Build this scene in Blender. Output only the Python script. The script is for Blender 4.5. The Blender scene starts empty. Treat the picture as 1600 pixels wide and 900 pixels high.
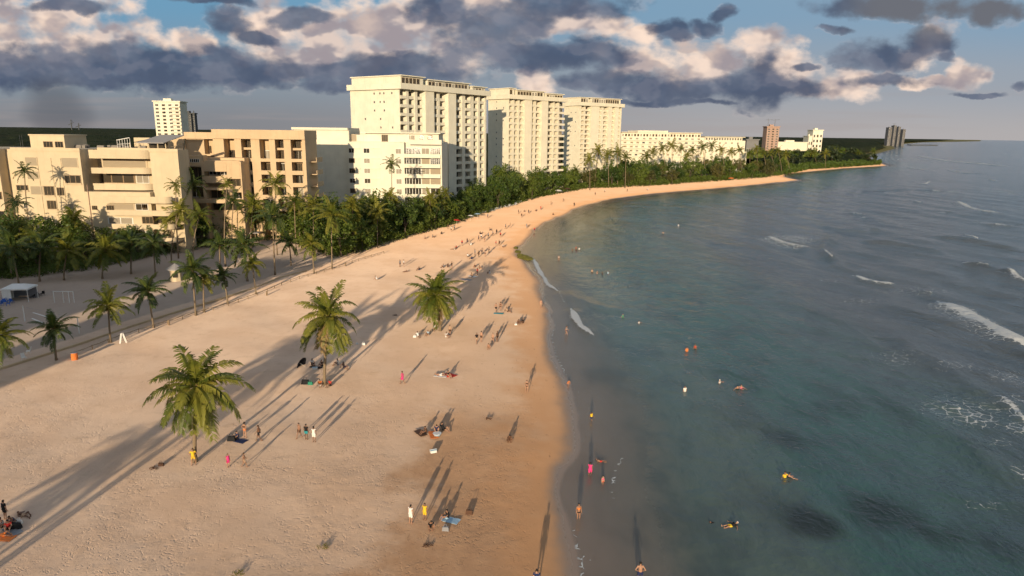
import bpy, bmesh, math, random
import numpy as np
from mathutils import Vector, Matrix
random.seed(7); np.random.seed(7)
SC = bpy.context.scene; COL = SC.collection
R = math.radians

# ------------------------------------------------------------------ camera
FPX, CAMH, PITCH, ROLL = 1067.0, 31.0, R(12.75), R(.75)
cF = Vector((0, math.cos(PITCH), -math.sin(PITCH))); cU0 = Vector((0, math.sin(PITCH), math.cos(PITCH)))
cR = Vector((1, 0, 0))*math.cos(ROLL) + cU0*math.sin(ROLL)
cU = Vector((-1, 0, 0))*math.sin(ROLL) + cU0*math.cos(ROLL)
cam = bpy.data.objects.new('camera', bpy.data.cameras.new('camera')); COL.objects.link(cam)
cam.matrix_world = Matrix(((cR.x, cU.x, -cF.x, 0), (cR.y, cU.y, -cF.y, 0), (cR.z, cU.z, -cF.z, CAMH), (0, 0, 0, 1)))
cam.data.sensor_width = 36; cam.data.lens = 36*FPX/1600
cam.data.clip_start = .5; cam.data.clip_end = 90000
SC.camera = cam

def ray(px, py):
    return cF + cR*((px-800)/FPX) - cU*((py-450)/FPX)
def W(px, py, Y):
    """point seen at a pixel of the photograph, at the distance Y ahead: returns x, z"""
    v = ray(px, py); t = Y/v.y
    return v.x*t, CAMH + v.z*t
def WX(px, py, Y): return W(px, py, Y)[0]
def WZ(px, py, Y): return W(px, py, Y)[1]
def G0(px, py, z=0.):
    v = ray(px, py); t = (z-CAMH)/v.z
    return v.x*t, v.y*t

# ------------------------------------------------------------------ light, sky, exposure
SUN_AZ, SUN_EL = R(7.3), R(8.5)            # shadows run 7.3 degrees right of straight ahead
toward = Vector((math.sin(SUN_AZ)*math.cos(SUN_EL), math.cos(SUN_AZ)*math.cos(SUN_EL), -math.sin(SUN_EL)))
sun = bpy.data.objects.new('sun', bpy.data.lights.new('sun', 'SUN')); COL.objects.link(sun)
sun.rotation_euler = toward.to_track_quat('-Z', 'Y').to_euler()
sun.data.energy = 4.2; sun.data.angle = R(.5); sun.data.color = (1, .80, .54)
SC.view_settings.view_transform = 'Standard'; SC.view_settings.look = 'None'
SC.view_settings.gamma = 1; SC.view_settings.exposure = .32; SC.view_settings.use_curve_mapping = False
SC.cycles.use_denoising = True
SC.cycles.max_bounces = 5; SC.cycles.diffuse_bounces = 2; SC.cycles.glossy_bounces = 2
SC.cycles.transparent_max_bounces = 6; SC.cycles.transmission_bounces = 3
SC.cycles.caustics_reflective = False; SC.cycles.caustics_refractive = False

def lin(r, g, b):
    return tuple((c/255/12.92 if c/255 < .04045 else ((c/255+.055)/1.055)**2.4) for c in (r, g, b)) + (1,)

class NT:
    """small helper for writing node graphs as expressions"""
    def __init__(s, tree): s.t = tree; s.n = tree.nodes; s.l = tree.links
    def node(s, kind, **kw):
        n = s.n.new(kind)
        for k, v in kw.items(): setattr(n, k, v)
        return n
    def put(s, sock, v):
        if isinstance(v, bpy.types.NodeSocket): s.l.new(v, sock)
        elif v is not None: sock.default_value = v
    def m(s, op, a, b=None, c=None, clamp=False):
        n = s.node('ShaderNodeMath', operation=op, use_clamp=clamp)
        s.put(n.inputs[0], a); s.put(n.inputs[1], b); s.put(n.inputs[2], c)
        return n.outputs[0]
    def v(s, op, a, b=None):
        n = s.node('ShaderNodeVectorMath', operation=op)
        s.put(n.inputs[0], a); s.put(n.inputs[1], b)
        return n.outputs['Value' if op in ('DOT_PRODUCT', 'LENGTH') else 0]
    def ss(s, x, a, b, o0=0., o1=1., kind='SMOOTHSTEP'):
        n = s.node('ShaderNodeMapRange', interpolation_type=kind)
        for i, q in enumerate((x, a, b, o0, o1)): s.put(n.inputs[i], q)
        return n.outputs[0]
    def mix(s, f, a, b, blend='MIX'):
        n = s.node('ShaderNodeMix', data_type='RGBA', blend_type=blend)
        s.put(n.inputs[0], f); s.put(n.inputs[6], a); s.put(n.inputs[7], b)
        return n.outputs[2]
    def noise(s, vec, scale, detail=4, rough=.55, dist=0., out='Fac', dims='2D'):
        n = s.node('ShaderNodeTexNoise', noise_dimensions=dims)
        s.put(n.inputs['Vector'], vec); n.inputs['Scale'].default_value = scale
        n.inputs['Detail'].default_value = detail; n.inputs['Roughness'].default_value = rough
        n.inputs['Distortion'].default_value = dist
        return n.outputs[out]
    def vor(s, vec, scale, feature='F1', out='Distance', **kw):
        n = s.node('ShaderNodeTexVoronoi', feature=feature, voronoi_dimensions='2D')
        s.put(n.inputs['Vector'], vec); n.inputs['Scale'].default_value = scale
        for k, q in kw.items(): n.inputs[k].default_value = q
        return n.outputs[out]
    def xyz(s, x, y, z):
        n = s.node('ShaderNodeCombineXYZ')
        for i, q in enumerate((x, y, z)): s.put(n.inputs[i], q)
        return n.outputs[0]

world = bpy.data.worlds.new('World'); SC.world = world; world.use_nodes = True
world.node_tree.nodes.clear()
w = NT(world.node_tree)
sky = w.node('ShaderNodeTexSky', sky_type='NISHITA', sun_disc=False)
sky.sun_elevation = SUN_EL; sky.sun_rotation = math.atan2(-toward.x, -toward.y)
sky.air_density = 1.4; sky.dust_density = 2.0; sky.ozone_density = 1.5
SKY_STR = .12
nish = w.v('SCALE', sky.outputs[0]); nish.node.inputs['Scale'].default_value = SKY_STR

gen = w.node('ShaderNodeTexCoord').outputs['Generated']
sep = w.node('ShaderNodeSeparateXYZ'); w.l.new(gen, sep.inputs[0])
dx, dy, dz = sep.outputs
ay = w.m('MAXIMUM', w.m('ABSOLUTE', dy), .02)
PX = w.m('DIVIDE', dx, ay); PZ = w.m('DIVIDE', dz, ay)          # where a cloud stands: side and height over distance
P0 = w.xyz(PX, PZ, 0.)
side = w.ss(dy, 0., .03, 0., 5.)                                  # the sky behind has other clouds
Pn = w.xyz(w.m('ADD', PX, side), w.m('MULTIPLY', PZ, 1.55), 0.)
def wsub(a, k):
    n = w.node('ShaderNodeVectorMath', operation='SUBTRACT'); w.l.new(a, n.inputs[0]); n.inputs[1].default_value = (k, k, k); return n.outputs[0]
def warp(amp, scale, detail, seed):
    off = w.v('ADD', Pn, (seed, seed*.7, seed*.3))
    n = wsub(w.noise(off, scale, detail, .55, out='Color'), .5)
    s_ = w.v('MULTIPLY', n, (amp, amp*.6, 0.)); return w.v('ADD', P0, s_)

def blobs(P, lst):
    acc = None
    for (px, py, rx, ry) in lst:
        d = ray(px, py); cx, cz = d.x/d.y, d.z/d.y
        q = w.v('SUBTRACT', P, (cx, cz, 0.))
        q = w.v('MULTIPLY', q, (FPX/rx, FPX/ry, 0.))
        f = w.m('SUBTRACT', 1., w.v('DOT_PRODUCT', q, q))
        if acc is None: acc = f
        else:
            n = w.node('ShaderNodeMath', operation='SMOOTH_MAX'); w.l.new(acc, n.inputs[0]); w.l.new(f, n.inputs[1]); n.inputs[2].default_value = .35
            acc = n.outputs[0]
    return w.m('MAXIMUM', acc, -2.5)

# sky between the clouds
e = w.m('MAXIMUM', PZ, 0.)
low = w.mix(w.ss(PX, -.5, .55), lin(120, 121, 125), lin(160, 156, 156))
mid = w.mix(w.ss(PX, -.5, .6), lin(122, 136, 148), lin(140, 148, 158))
high = w.mix(w.ss(PX, -.4, .6), lin(100, 142, 170), lin(120, 146, 168))
grad = w.mix(w.ss(e, .0, .085), low, w.mix(w.ss(e, .075, .17), mid, high))
streak = w.noise(w.v('MULTIPLY', Pn, (2.2, 26., 1.)), 1.3, 3)
grad = w.mix(w.m('MULTIPLY', w.ss(streak, .45, .75), w.ss(e, .1, .02, 0., .35)), grad, lin(150, 140, 138))
base = w.mix(w.ss(e, .16, .5), grad, nish)

# lit cream cumulus behind
P1 = warp(.075, 9., 6, 3.1)
litL = [(60,20,150,38),(205,48,60,22),(285,58,48,20),(420,40,70,50),(520,75,130,50),(600,40,140,50),(470,90,110,28),(700,60,120,55),(840,125,34,24),
        (905,38,75,26),(1000,60,36,20),(990,92,60,26),(1090,98,110,36),(1215,72,44,26),(1180,100,75,34),(1240,115,60,30),(1300,138,70,20),
        (1465,60,40,34),(1430,95,40,22),(1512,120,34,20),(1330,125,60,16),(760,30,160,28),(60,70,150,40),(1440,130,90,10),(730,5,60,14)]
nb = w.noise(w.v('ADD', Pn, (1.7, .4, 0)), 20., 5, .52)
bil = w.vor(warp(.05, 24., 3, 8.), 30., 'SMOOTH_F1', Smoothness=.6)
fl = w.m('ADD', blobs(P1, litL), w.m('MULTIPLY', w.m('SUBTRACT', nb, .5), 2.5))
fl = w.m('SUBTRACT', fl, w.m('MULTIPLY', bil, .55))
fl = w.m('ADD', fl, .12)
aL = w.ss(fl, -.3, .85)
# relief: the density a little higher up, compared with here, tells lit tops from undersides
nb1 = w.noise(w.v('ADD', Pn, (1.7, .4, 0)), 14., 3, .5); nb2 = w.noise(w.v('ADD', Pn, (1.712, .425, 0)), 14., 3, .5)
rel = w.m('SUBTRACT', nb1, nb2)
big = w.noise(w.v('ADD', Pn, (4.3, 1.1, 0)), 9., 4, .5)
cream = w.mix(w.ss(big, .40, .62), lin(150, 142, 146), lin(222, 198, 180))
cream = w.mix(w.ss(fl, .75, .1, 0., .35), cream, lin(240, 222, 206))
cream = w.mix(w.ss(rel, -.02, .11, 0., .55), cream, lin(236, 212, 194))
cream = w.mix(w.ss(rel, .02, -.11, 0., .5), cream, lin(142, 132, 138))
c1 = w.mix(aL, base, cream)

# slate blue clouds in front
P2 = warp(.06, 10., 6, 6.4)
darkL = [(230,112,290,30),(420,120,160,22),(620,118,150,20),(60,105,170,38),(200,100,140,38),(330,108,150,34),(450,118,130,24),(540,135,90,12),(130,125,150,16),(360,35,44,26),(470,28,60,14),(395,60,40,12),
         (740,50,60,36),(800,40,80,40),(860,10,150,20),(820,85,130,26),(920,85,80,28),(640,100,120,20),(1050,50,40,16),(1105,45,34,14),(1130,22,22,16),
         (980,130,120,26),(1080,138,130,22),(1190,128,60,50),(1210,140,110,18),(1040,158,90,7),(1262,103,22,8),
         (1380,88,80,26),(1450,70,50,30),(1385,125,80,12),(1480,95,24,12),(1400,12,140,22),(1550,15,70,22),(1310,52,30,7),(1525,148,50,5),(1590,138,18,7),
         (340,2,90,8),(690,20,60,24),(560,110,120,14),(105,12,80,10),(1120,158,60,6)]
nd = w.noise(w.v('ADD', Pn, (7.7, 2.4, 0)), 24., 5, .5)
fd = w.m('ADD', blobs(P2, darkL), w.m('MULTIPLY', w.m('SUBTRACT', nd, .5), 1.5))
fd = w.m('SUBTRACT', fd, w.m('MULTIPLY', bil, .2))
aD = w.ss(fd, -.25, .75)
nd1 = w.noise(w.v('ADD', Pn, (7.7, 2.4, 0)), 16., 3, .5); nd2 = w.noise(w.v('ADD', Pn, (7.712, 2.425, 0)), 16., 3, .5)
reld = w.m('SUBTRACT', nd1, nd2)
slate = w.mix(w.ss(w.noise(Pn, 7., 4), .36, .66), lin(66, 79, 102), lin(104, 112, 128))
slate = w.mix(w.ss(e, .05, .15, .4, 0.), slate, lin(70, 80, 102))
slate = w.mix(w.ss(reld, .0, .14, 0., .2), slate, lin(140, 138, 148))
slate = w.mix(w.ss(reld, .0, -.12, 0., .25), slate, lin(62, 70, 90))
slate = w.mix(w.m('MULTIPLY', w.ss(PX, .42, .5), w.ss(e, .12, .16)), slate, lin(96, 96, 102))
rim = w.m('MULTIPLY', w.ss(fd, .3, .0), w.ss(reld, .0, .1, 0., .6))
slate = w.mix(rim, slate, lin(206, 190, 184))
c2 = w.mix(w.m('MULTIPLY', aD, .93), c1, slate)
# thin shaft of rain far off on the left
d = ray(92, 165); q = w.v('MULTIPLY', w.v('SUBTRACT', warp(.05, 8., 3, 2.), (d.x/d.y, d.z/d.y, 0)), (FPX/62, FPX/60, 0))
c2 = w.mix(w.ss(w.v('DOT_PRODUCT', q, q), 1., 0., 0., .55), c2, lin(78, 80, 88))
# higher than the photograph reaches: a broken deck of cloud over the clear sky
hi = w.noise(w.v('MULTIPLY', gen, (1.4, 1.4, 3.2)), 2.2, 4, .55, dims='3D')
deck = w.m('MULTIPLY', w.ss(hi, .40, .54), w.ss(dz, .20, .34, 0., .9))
final = w.mix(deck, c2, w.mix(w.ss(hi, .55, .7), lin(158, 164, 176), lin(118, 126, 142)))
bg = w.node('ShaderNodeBackground'); w.l.new(final, bg.inputs[0]); bg.inputs[1].default_value = 1.
wo = w.node('ShaderNodeOutputWorld'); w.l.new(bg.outputs[0], wo.inputs[0])
world.cycles.sampling_method = 'MANUAL'; world.cycles.sample_map_resolution = 256

# ------------------------------------------------------------------ tagging helpers
def tag(o, label=None, cat=None, group=None, kind=None):
    if label: o['label'] = label
    if cat: o['category'] = cat
    if group: o['group'] = group
    if kind: o['kind'] = kind
    return o
def link(o, parent=None):
    COL.objects.link(o)
    if parent is not None: o.parent = parent
    return o
def empty(name, loc=(0, 0, 0), rz=0.):
    o = bpy.data.objects.new(name, None); link(o)
    o.location = loc; o.rotation_euler = (0, 0, rz); o.empty_display_size = .3
    return o
def mesh_obj(name, me, parent=None, loc=None, rot=None, scale=None):
    o = bpy.data.objects.new(name, me); link(o, parent)
    if loc is not None: o.location = loc
    if rot is not None: o.rotation_euler = rot
    if scale is not None: o.scale = scale
    return o
class MB:
    """collects faces, then becomes one mesh"""
    def __init__(s): s.v = []; s.f = []; s.mi = []
    def add(s, vs, fs, mi=0):
        k = len(s.v); s.v += [tuple(q) for q in vs]; s.f += [tuple(i+k for i in f) for f in fs]; s.mi += [mi]*len(fs)
    def box(s, x0, x1, y0, y1, z0, z1, mi=0):
        s.add([(x0,y0,z0),(x1,y0,z0),(x1,y1,z0),(x0,y1,z0),(x0,y0,z1),(x1,y0,z1),(x1,y1,z1),(x0,y1,z1)],
              [(0,3,2,1),(4,5,6,7),(0,1,5,4),(1,2,6,5),(2,3,7,6),(3,0,4,7)], mi)
    def prism(s, pts, z0, z1, mi=0):
        n = len(pts)
        s.add([(x,y,z0) for x,y in pts]+[(x,y,z1) for x,y in pts],
              [tuple(range(n))[::-1], tuple(range(n, 2*n))]+[(i,(i+1)%n,n+(i+1)%n,n+i) for i in range(n)], mi)
    def tube(s, pts, rads, n=6, mi=0, caps=True):
        pts = [Vector(p) for p in pts]; k = len(s.v); a = None
        for i, p in enumerate(pts):
            t = (pts[min(i+1, len(pts)-1)]-pts[max(i-1, 0)])
            t = t.normalized() if t.length > 1e-9 else Vector((0,0,1))
            if a is None: a = t.cross(Vector((.3,.2,1)) if abs(t.z) < .9 else Vector((1,.1,0))).normalized()
            else: a = (a - t*a.dot(t)).normalized()
            b = t.cross(a)
            for j in range(n):
                an = 2*math.pi*j/n
                s.v.append(tuple(p + (a*math.cos(an)+b*math.sin(an))*rads[i]))
        for i in range(len(pts)-1):
            for j in range(n):
                s.f.append((k+i*n+j, k+i*n+(j+1)%n, k+(i+1)*n+(j+1)%n, k+(i+1)*n+j)); s.mi.append(mi)
        if caps:
            s.f.append(tuple(k+j for j in range(n))[::-1]); s.mi.append(mi)
            s.f.append(tuple(k+(len(pts)-1)*n+j for j in range(n))); s.mi.append(mi)
    def ell(s, c, r, nu=10, nv=7, mi=0):
        vs = [(c[0], c[1], c[2]-r[2])]
        for i in range(1, nv):
            p = -math.pi/2+math.pi*i/nv
            for j in range(nu):
                a = 2*math.pi*j/nu
                vs.append((c[0]+r[0]*math.cos(p)*math.cos(a), c[1]+r[1]*math.cos(p)*math.sin(a), c[2]+r[2]*math.sin(p)))
        vs.append((c[0], c[1], c[2]+r[2])); fs = []
        for j in range(nu):
            fs.append((0, 1+(j+1)%nu, 1+j)); t = 1+(nv-2)*nu
            fs.append((t+j, t+(j+1)%nu, len(vs)-1))
        for i in range(nv-2):
            for j in range(nu):
                a = 1+i*nu; fs.append((a+j, a+(j+1)%nu, a+nu+(j+1)%nu, a+nu+j))
        s.add(vs, fs, mi)
    def mesh(s, name, mats, smooth=False):
        me = bpy.data.meshes.new(name); me.from_pydata(s.v, [], s.f); me.update()
        for q in (mats if isinstance(mats, (list, tuple)) else [mats]): me.materials.append(q)
        me.polygons.foreach_set('material_index', s.mi)
        if smooth: me.polygons.foreach_set('use_smooth', [True]*len(s.f))
        return me
    def obj(s, name, mats, parent=None, smooth=False, **kw):
        return mesh_obj(name, s.mesh(name, mats, smooth), parent, **kw)

# ------------------------------------------------------------------ materials
def mat(name, fn):
    m = bpy.data.materials.new(name); m.use_nodes = True; m.node_tree.nodes.clear()
    t = NT(m.node_tree); out = t.node('ShaderNodeOutputMaterial')
    sh = fn(t)
    t.l.new(sh, out.inputs[0]); return m
def princ(t, col, rough=.8, bump=None, spec=.3, alpha=None, drough=0., metal=None, bstr=1., bdist=.05):
    p = t.node('ShaderNodeBsdfPrincipled')
    t.put(p.inputs['Base Color'], col); t.put(p.inputs['Roughness'], rough); t.put(p.inputs['Specular IOR Level'], spec)
    t.put(p.inputs['Diffuse Roughness'], drough)
    if alpha is not None: t.put(p.inputs['Alpha'], alpha)
    if metal is not None: t.put(p.inputs['Metallic'], metal)
    if bump is not None:
        b = t.node('ShaderNodeBump'); t.l.new(bump, b.inputs['Height']); b.inputs['Strength'].default_value = bstr; b.inputs['Distance'].default_value = bdist
        t.l.new(b.outputs[0], p.inputs['Normal'])
    return p.outputs[0]
def C(r, g, b): return (r, g, b, 1)
def flat(name, col, rough=.7, var=.12, scale=3., **kw):
    def fn(t):
        co = t.node('ShaderNodeTexCoord').outputs['Object']
        n = t.noise(co, scale, 3, dims='3D')
        c = t.mix(n, C(*[q*(1-var) for q in col]), C(*[min(1, q*(1+var)) for q in col]))
        return princ(t, c, rough, **kw)
    return mat(name, fn)
def wallmat(name, col, stain=.25):
    def fn(t):
        co = t.node('ShaderNodeTexCoord').outputs['Object']
        n = t.noise(co, .25, 3, .6, dims='3D'); s_ = t.noise(t.v('MULTIPLY', co, (1.3, 1.3, .12)), 1.1, 3, .6, dims='3D')
        c = t.mix(t.ss(n, .3, .7), C(*[q*.9 for q in col]), C(*col))
        c = t.mix(t.ss(s_, .52, .78, 0., stain), c, C(col[0]*.55, col[1]*.52, col[2]*.5))
        return princ(t, c, .85, bump=t.noise(co, 6, 2, dims='3D'), bstr=.25, bdist=.02)
    return mat(name, fn)
M = {}
M['cream'] = wallmat('cream_wall', (.62, .505, .345))
M['peach'] = wallmat('peach_wall', (.60, .445, .28))
M['white'] = wallmat('white_wall', (.78, .73, .59))
M['white2'] = wallmat('ivory_wall', (.80, .73, .57))
M['brown'] = wallmat('brown_wall', (.42, .28, .22))
M['grey'] = wallmat('grey_wall', (.20, .20, .20))
M['dark'] = flat('dark_wall', (.07, .075, .08))
M['roof'] = flat('roof_gravel', (.22, .20, .18), .9)
M['tin'] = flat('roof_sheet', (.30, .28, .27), .5)
def glassfn(t):
    co = t.node('ShaderNodeTexCoord').outputs['Object']
    g = t.node('ShaderNodeObjectInfo').outputs['Random']
    c = t.mix(g, C(.020, .022, .022), C(.075, .06, .04))
    return princ(t, c, .12, spec=.5)
M['glass'] = mat('window_glass', glassfn)
M['curtain'] = flat('window_curtain', (.30, .26, .20), .6)
M['shutter'] = flat('window_shutter', (.33, .27, .19), .6)
M['wood'] = flat('weathered_wood', (.26, .18, .11), .8, .3)
M['rope'] = flat('rope_fibre', (.30, .24, .16), .9)
M['bark'] = flat('palm_bark', (.23, .17, .11), .9, .35, 8.)
M['bark2'] = flat('tree_bark', (.11, .085, .06), .9, .35, 6.)
M['wpaint'] = flat('white_paint', (.75, .73, .69), .5, .05)

def leafmat(name, c0, c1, trans=.3, yellow=None):
    def fn(t):
        co = t.node('ShaderNodeTexCoord').outputs['Object']
        rnd = t.node('ShaderNodeObjectInfo').outputs['Random']
        n = t.noise(co, 1.1, 3, .6, dims='3D')
        f = t.m('ADD', t.m('MULTIPLY', n, .9), t.m('MULTIPLY', rnd, .45))
        c = t.mix(t.ss(f, .35, .95), C(*c0), C(*c1))
        if yellow: c = t.mix(t.ss(t.noise(co, .9, 2, dims='3D'), .60, .78, 0., .6), c, C(*yellow))
        d = princ(t, c, .5, spec=.35)
        tr = t.node('ShaderNodeBsdfTranslucent'); t.put(tr.inputs[0], t.mix(.5, c, C(.22, .25, .03)))
        mx = t.node('ShaderNodeMixShader'); mx.inputs[0].default_value = trans
        t.l.new(d, mx.inputs[1]); t.l.new(tr.outputs[0], mx.inputs[2]); return mx.outputs[0]
    return mat(name, fn)
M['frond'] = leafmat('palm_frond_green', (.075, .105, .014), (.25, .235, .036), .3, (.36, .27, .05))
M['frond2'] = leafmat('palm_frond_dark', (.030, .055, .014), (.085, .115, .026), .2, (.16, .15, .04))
M['dead'] = leafmat('palm_frond_dry', (.16, .10, .04), (.26, .18, .08), .15)
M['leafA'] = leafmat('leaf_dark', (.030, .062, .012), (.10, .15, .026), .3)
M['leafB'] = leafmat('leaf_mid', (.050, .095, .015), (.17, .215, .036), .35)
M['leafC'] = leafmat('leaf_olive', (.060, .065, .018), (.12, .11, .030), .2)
M['leafD'] = leafmat('leaf_far', (.020, .034, .012), (.045, .060, .018), .1)

# ------------------------------------------------------------------ coast and ground
def gp(lst): return [G0(*p) for p in lst]
coast = [(-60, -900), (-14, -60), (-3, 5)] + gp([(893,900),(889,850),(892,807),(884,767),(893,715),(896,660),(892,613),(886,585),(872,560),(862,530),(855,500),(850,461),(840,434),(818,408),(811,398),(818,380),
    (838,360),(862,345),(905,325),(950,312),(1020,303),(1100,296),(1180,289),(1250,281.5),(1228,277),(1226,272),(1260,268.5),(1320,263),(1385,259),(1378,255),
    (1340,250),(1372,240),(1400,232),(1392,227),(1440,222.5)]) + [(9000, 13500), (60000, 90000), (-90000, 90000), (-90000, -900)]
coast = np.array(coast)
def sdist(P, poly):
    """signed distance, positive inside"""
    P = np.asarray(P, float); x, y = P[:, 0], P[:, 1]
    best = np.full(len(P), 1e18); ins = np.zeros(len(P), bool); n = len(poly)
    for i in range(n):
        a = poly[i]; b = poly[(i+1) % n]; e = b-a
        t = np.clip(((x-a[0])*e[0]+(y-a[1])*e[1])/(e@e), 0, 1)
        best = np.minimum(best, (x-a[0]-t*e[0])**2+(y-a[1]-t*e[1])**2)
        if a[1] != b[1]:
            c = ((a[1] > y) != (b[1] > y)) & (x < (b[0]-a[0])*(y-a[1])/(b[1]-a[1])+a[0]); ins ^= c
    return np.where(ins, 1, -1)*np.sqrt(best)
def ldist(P, line):
    P = np.asarray(P, float); x, y = P[:, 0], P[:, 1]; best = np.full(len(P), 1e18); tt = np.zeros(len(P)); sg = np.zeros(len(P)); L = 0
    for i in range(len(line)-1):
        a = line[i]; b = line[i+1]; e = b-a; ln = math.sqrt(e@e)
        t = np.clip(((x-a[0])*e[0]+(y-a[1])*e[1])/(e@e), 0, 1)
        d = (x-a[0]-t*e[0])**2+(y-a[1]-t*e[1])**2; k = d < best
        best = np.where(k, d, best); tt = np.where(k, L+t*ln, tt); sg = np.where(k, (x-a[0])*e[1]-(y-a[1])*e[0], sg); L += ln
    return np.sqrt(best), tt/L, np.sign(sg)
def hland(s):
    return np.interp(s, [-200, -60, -12, 0, 12, 30, 80, 400], [-5, -3.2, -.75, 0, .5, .95, 1.3, 1.6])
def hz(x, y): return float(hland(sdist([(x, y)], coast))[0])
def G(px, py):
    z = 1.
    for _ in range(5):
        x, y = G0(px, py, z); z = max(hz(x, y), 0.)
    return x, y, z

# where the gardens start behind the beach
gardenpx = [(-500,520),(0,440),(120,428),(250,402),(380,380),(450,376),(520,402),(560,393),(600,381),(650,366),(700,352),(745,336),(790,322),(850,306),(920,294),(1000,291),(1100,284),(1190,277.5),(1228,270.5),(1262,263.8),(1330,259.3),(1374,256.4),(1370,254.2),(1332,250),(1362,240.5),(1388,233),(1380,228),(1425,223.3)]
gpx2 = gardenpx; gardenpx = [q for q in gardenpx[:22]]
garden = np.array([(-900, G0(-500, 520)[1])] + gp(gpx2) + [(9000, 14500), (60000, 95000), (-95000, 95000), (-95000, 150)])

def polar(az0, az1, naz, r0, r1, nr):
    az = np.radians(np.linspace(az0, az1, naz)); r = r0*(r1/r0)**(np.arange(nr)/(nr-1))
    A, Rr = np.meshgrid(az, r); return (np.sin(A)*Rr).ravel(), (np.cos(A)*Rr).ravel(), Rr.ravel()
def grid_mesh(name, X, Y, Z, nr, naz, keep=None, attrs={}, mats=(), wrap=False):
    i = np.arange(nr-1)[:, None]*naz; j = np.arange(naz-1)[None, :]
    q = np.stack([i+j, i+j+naz, i+j+naz+1, i+j+1], -1).reshape(-1, 4)[:, ::-1]
    if keep is not None:
        q = q[keep[q].all(1)]
    used = np.unique(q); mp = np.full(len(X), -1); mp[used] = np.arange(len(used)); q = mp[q]
    me = bpy.data.meshes.new(name)
    me.vertices.add(len(used)); me.vertices.foreach_set('co', np.stack([X, Y, Z], 1)[used].astype(np.float32).ravel())
    me.loops.add(q.size); me.loops.foreach_set('vertex_index', q.ravel().astype(np.int32))
    me.polygons.add(len(q)); me.polygons.foreach_set('loop_start', (np.arange(len(q))*4).astype(np.int32)); me.polygons.foreach_set('loop_total', np.full(len(q), 4, np.int32))
    me.update(calc_edges=True); me.polygons.foreach_set('use_smooth', [True]*len(q))
    for k, a in attrs.items():
        at = me.attributes.new(k, 'FLOAT', 'POINT'); at.data.foreach_set('value', a[used].astype(np.float32))
    for m_ in mats: me.materials.append(m_)
    return me

def sandfn(t):
    co = t.node('ShaderNodeNewGeometry').outputs['Position']
    A = lambda n: t.node('ShaderNodeAttribute', attribute_name=n).outputs['Fac']
    s = A('shore'); g = A('garden')
    n1 = t.noise(co, .11, 5, .6); n2 = t.noise(co, .6, 5, .65); n3 = t.noise(co, 5., 4, .6)
    # dry sand, pinkish; damp sand lower down is more orange; the swash zone is smooth and dark
    dry = t.mix(t.ss(n1, .35, .65), C(.60, .43, .315), C(.66, .49, .37))
    dry = t.mix(t.ss(n2, .5, .8, 0., .35), dry, C(.42, .29, .20))
    sw = t.m('ADD', s, t.m('MULTIPLY', t.m('SUBTRACT', n1, .5), 14.))
    sw = t.m('ADD', sw, t.m('MULTIPLY', t.m('SUBTRACT', n2, .5), 3.))
    damp = t.mix(t.ss(n2, .35, .7), C(.37, .21, .118), C(.44, .26, .148))
    yy = t.node('ShaderNodeSeparateXYZ'); t.l.new(co, yy.inputs[0])
    c = t.mix(t.m('MAXIMUM', t.ss(sw, 11.2, 16.5), t.ss(t.m('ADD', yy.outputs[1], t.m('MULTIPLY', n1, 14.)), 66., 90., 0., .85)), damp, dry)
    c = t.mix(t.ss(sw, 13., 40., .35, 0.), c, C(.54, .35, .22))
    c = t.mix(t.ss(sw, 9., 3., 0., .7), c, C(.50, .275, .14))
    ws = t.m('ADD', s, t.m('MULTIPLY', t.m('SUBTRACT', n2, .5), 1.2))
    wet = t.ss(ws, .3, 2.2, 1., 0.)
    c = t.mix(wet, c, C(.33, .23, .165))
    far = t.ss(yy.outputs[1], 120., 230.)
    c = t.mix(t.m('MULTIPLY', far, .45), c, C(.60, .35, .19))
    # streaks of weed and trampled litter
    lit = t.noise(t.v('MULTIPLY', co, (1., .35, 1.)), 1.6, 5, .7)
    c = t.mix(t.m('MULTIPLY', t.ss(lit, .66, .74), t.ss(s, 26., 6., .1, .5)), c, C(.16, .09, .05))
    c = t.mix(t.ss(t.m('ADD', A('prom'), t.m('MULTIPLY', t.m('SUBTRACT', n2, .5), 1.2)), -.3, .5, 0., .62), c, C(.27, .235, .21))  # greyer promenade ground, with part of its shade put into the colour
    soil = t.mix(t.ss(n2, .4, .6), C(.045, .055, .02), C(.10, .085, .045))
    c = t.mix(t.ss(t.m('ADD', g, t.m('ADD', t.m('MULTIPLY', t.m('SUBTRACT', n2, .5), 5.), t.ss(yy.outputs[1], 1100., 1700., 0., 9000.))), -1.5, 1.5), c, soil)
    c = t.mix(t.ss(s, 0., -6.), c, C(.20, .16, .12))
    # footprints: dents and lumps, fading where the waves smooth the sand
    v1 = t.vor(t.v('ADD', co, t.v('SCALE', t.noise(co, 2., 2, out='Color'), None)), 2.3, 'F1')
    d1 = t.ss(v1, .0, .42)
    tram = t.noise(co, .17, 3)
    amp = t.m('MULTIPLY', t.ss(s, .5, 7.), t.m('MULTIPLY', t.ss(tram, .38, .62, .45, 1.2), t.ss(yy.outputs[1], 45., 95., 1.25, .45)))
    dents = t.m('MULTIPLY', t.m('SUBTRACT', d1, 1.), t.ss(t.noise(co, .9, 3), .42, .62))
    h = t.m('MULTIPLY', t.m('ADD', t.m('MULTIPLY', dents, .8), t.m('ADD', t.m('MULTIPLY', n3, .4), t.m('MULTIPLY', n2, 1.5))), amp)
    rough = t.ss(ws, 1.5, .2, .9, .25)
    return princ(t, c, rough, bump=h, bstr=.42, bdist=.06, drough=t.ss(ws, 0., 3.), spec=t.ss(ws, 3., .5, .1, .5))
M['sand'] = mat('beach_sand_and_soil', sandfn)

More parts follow.
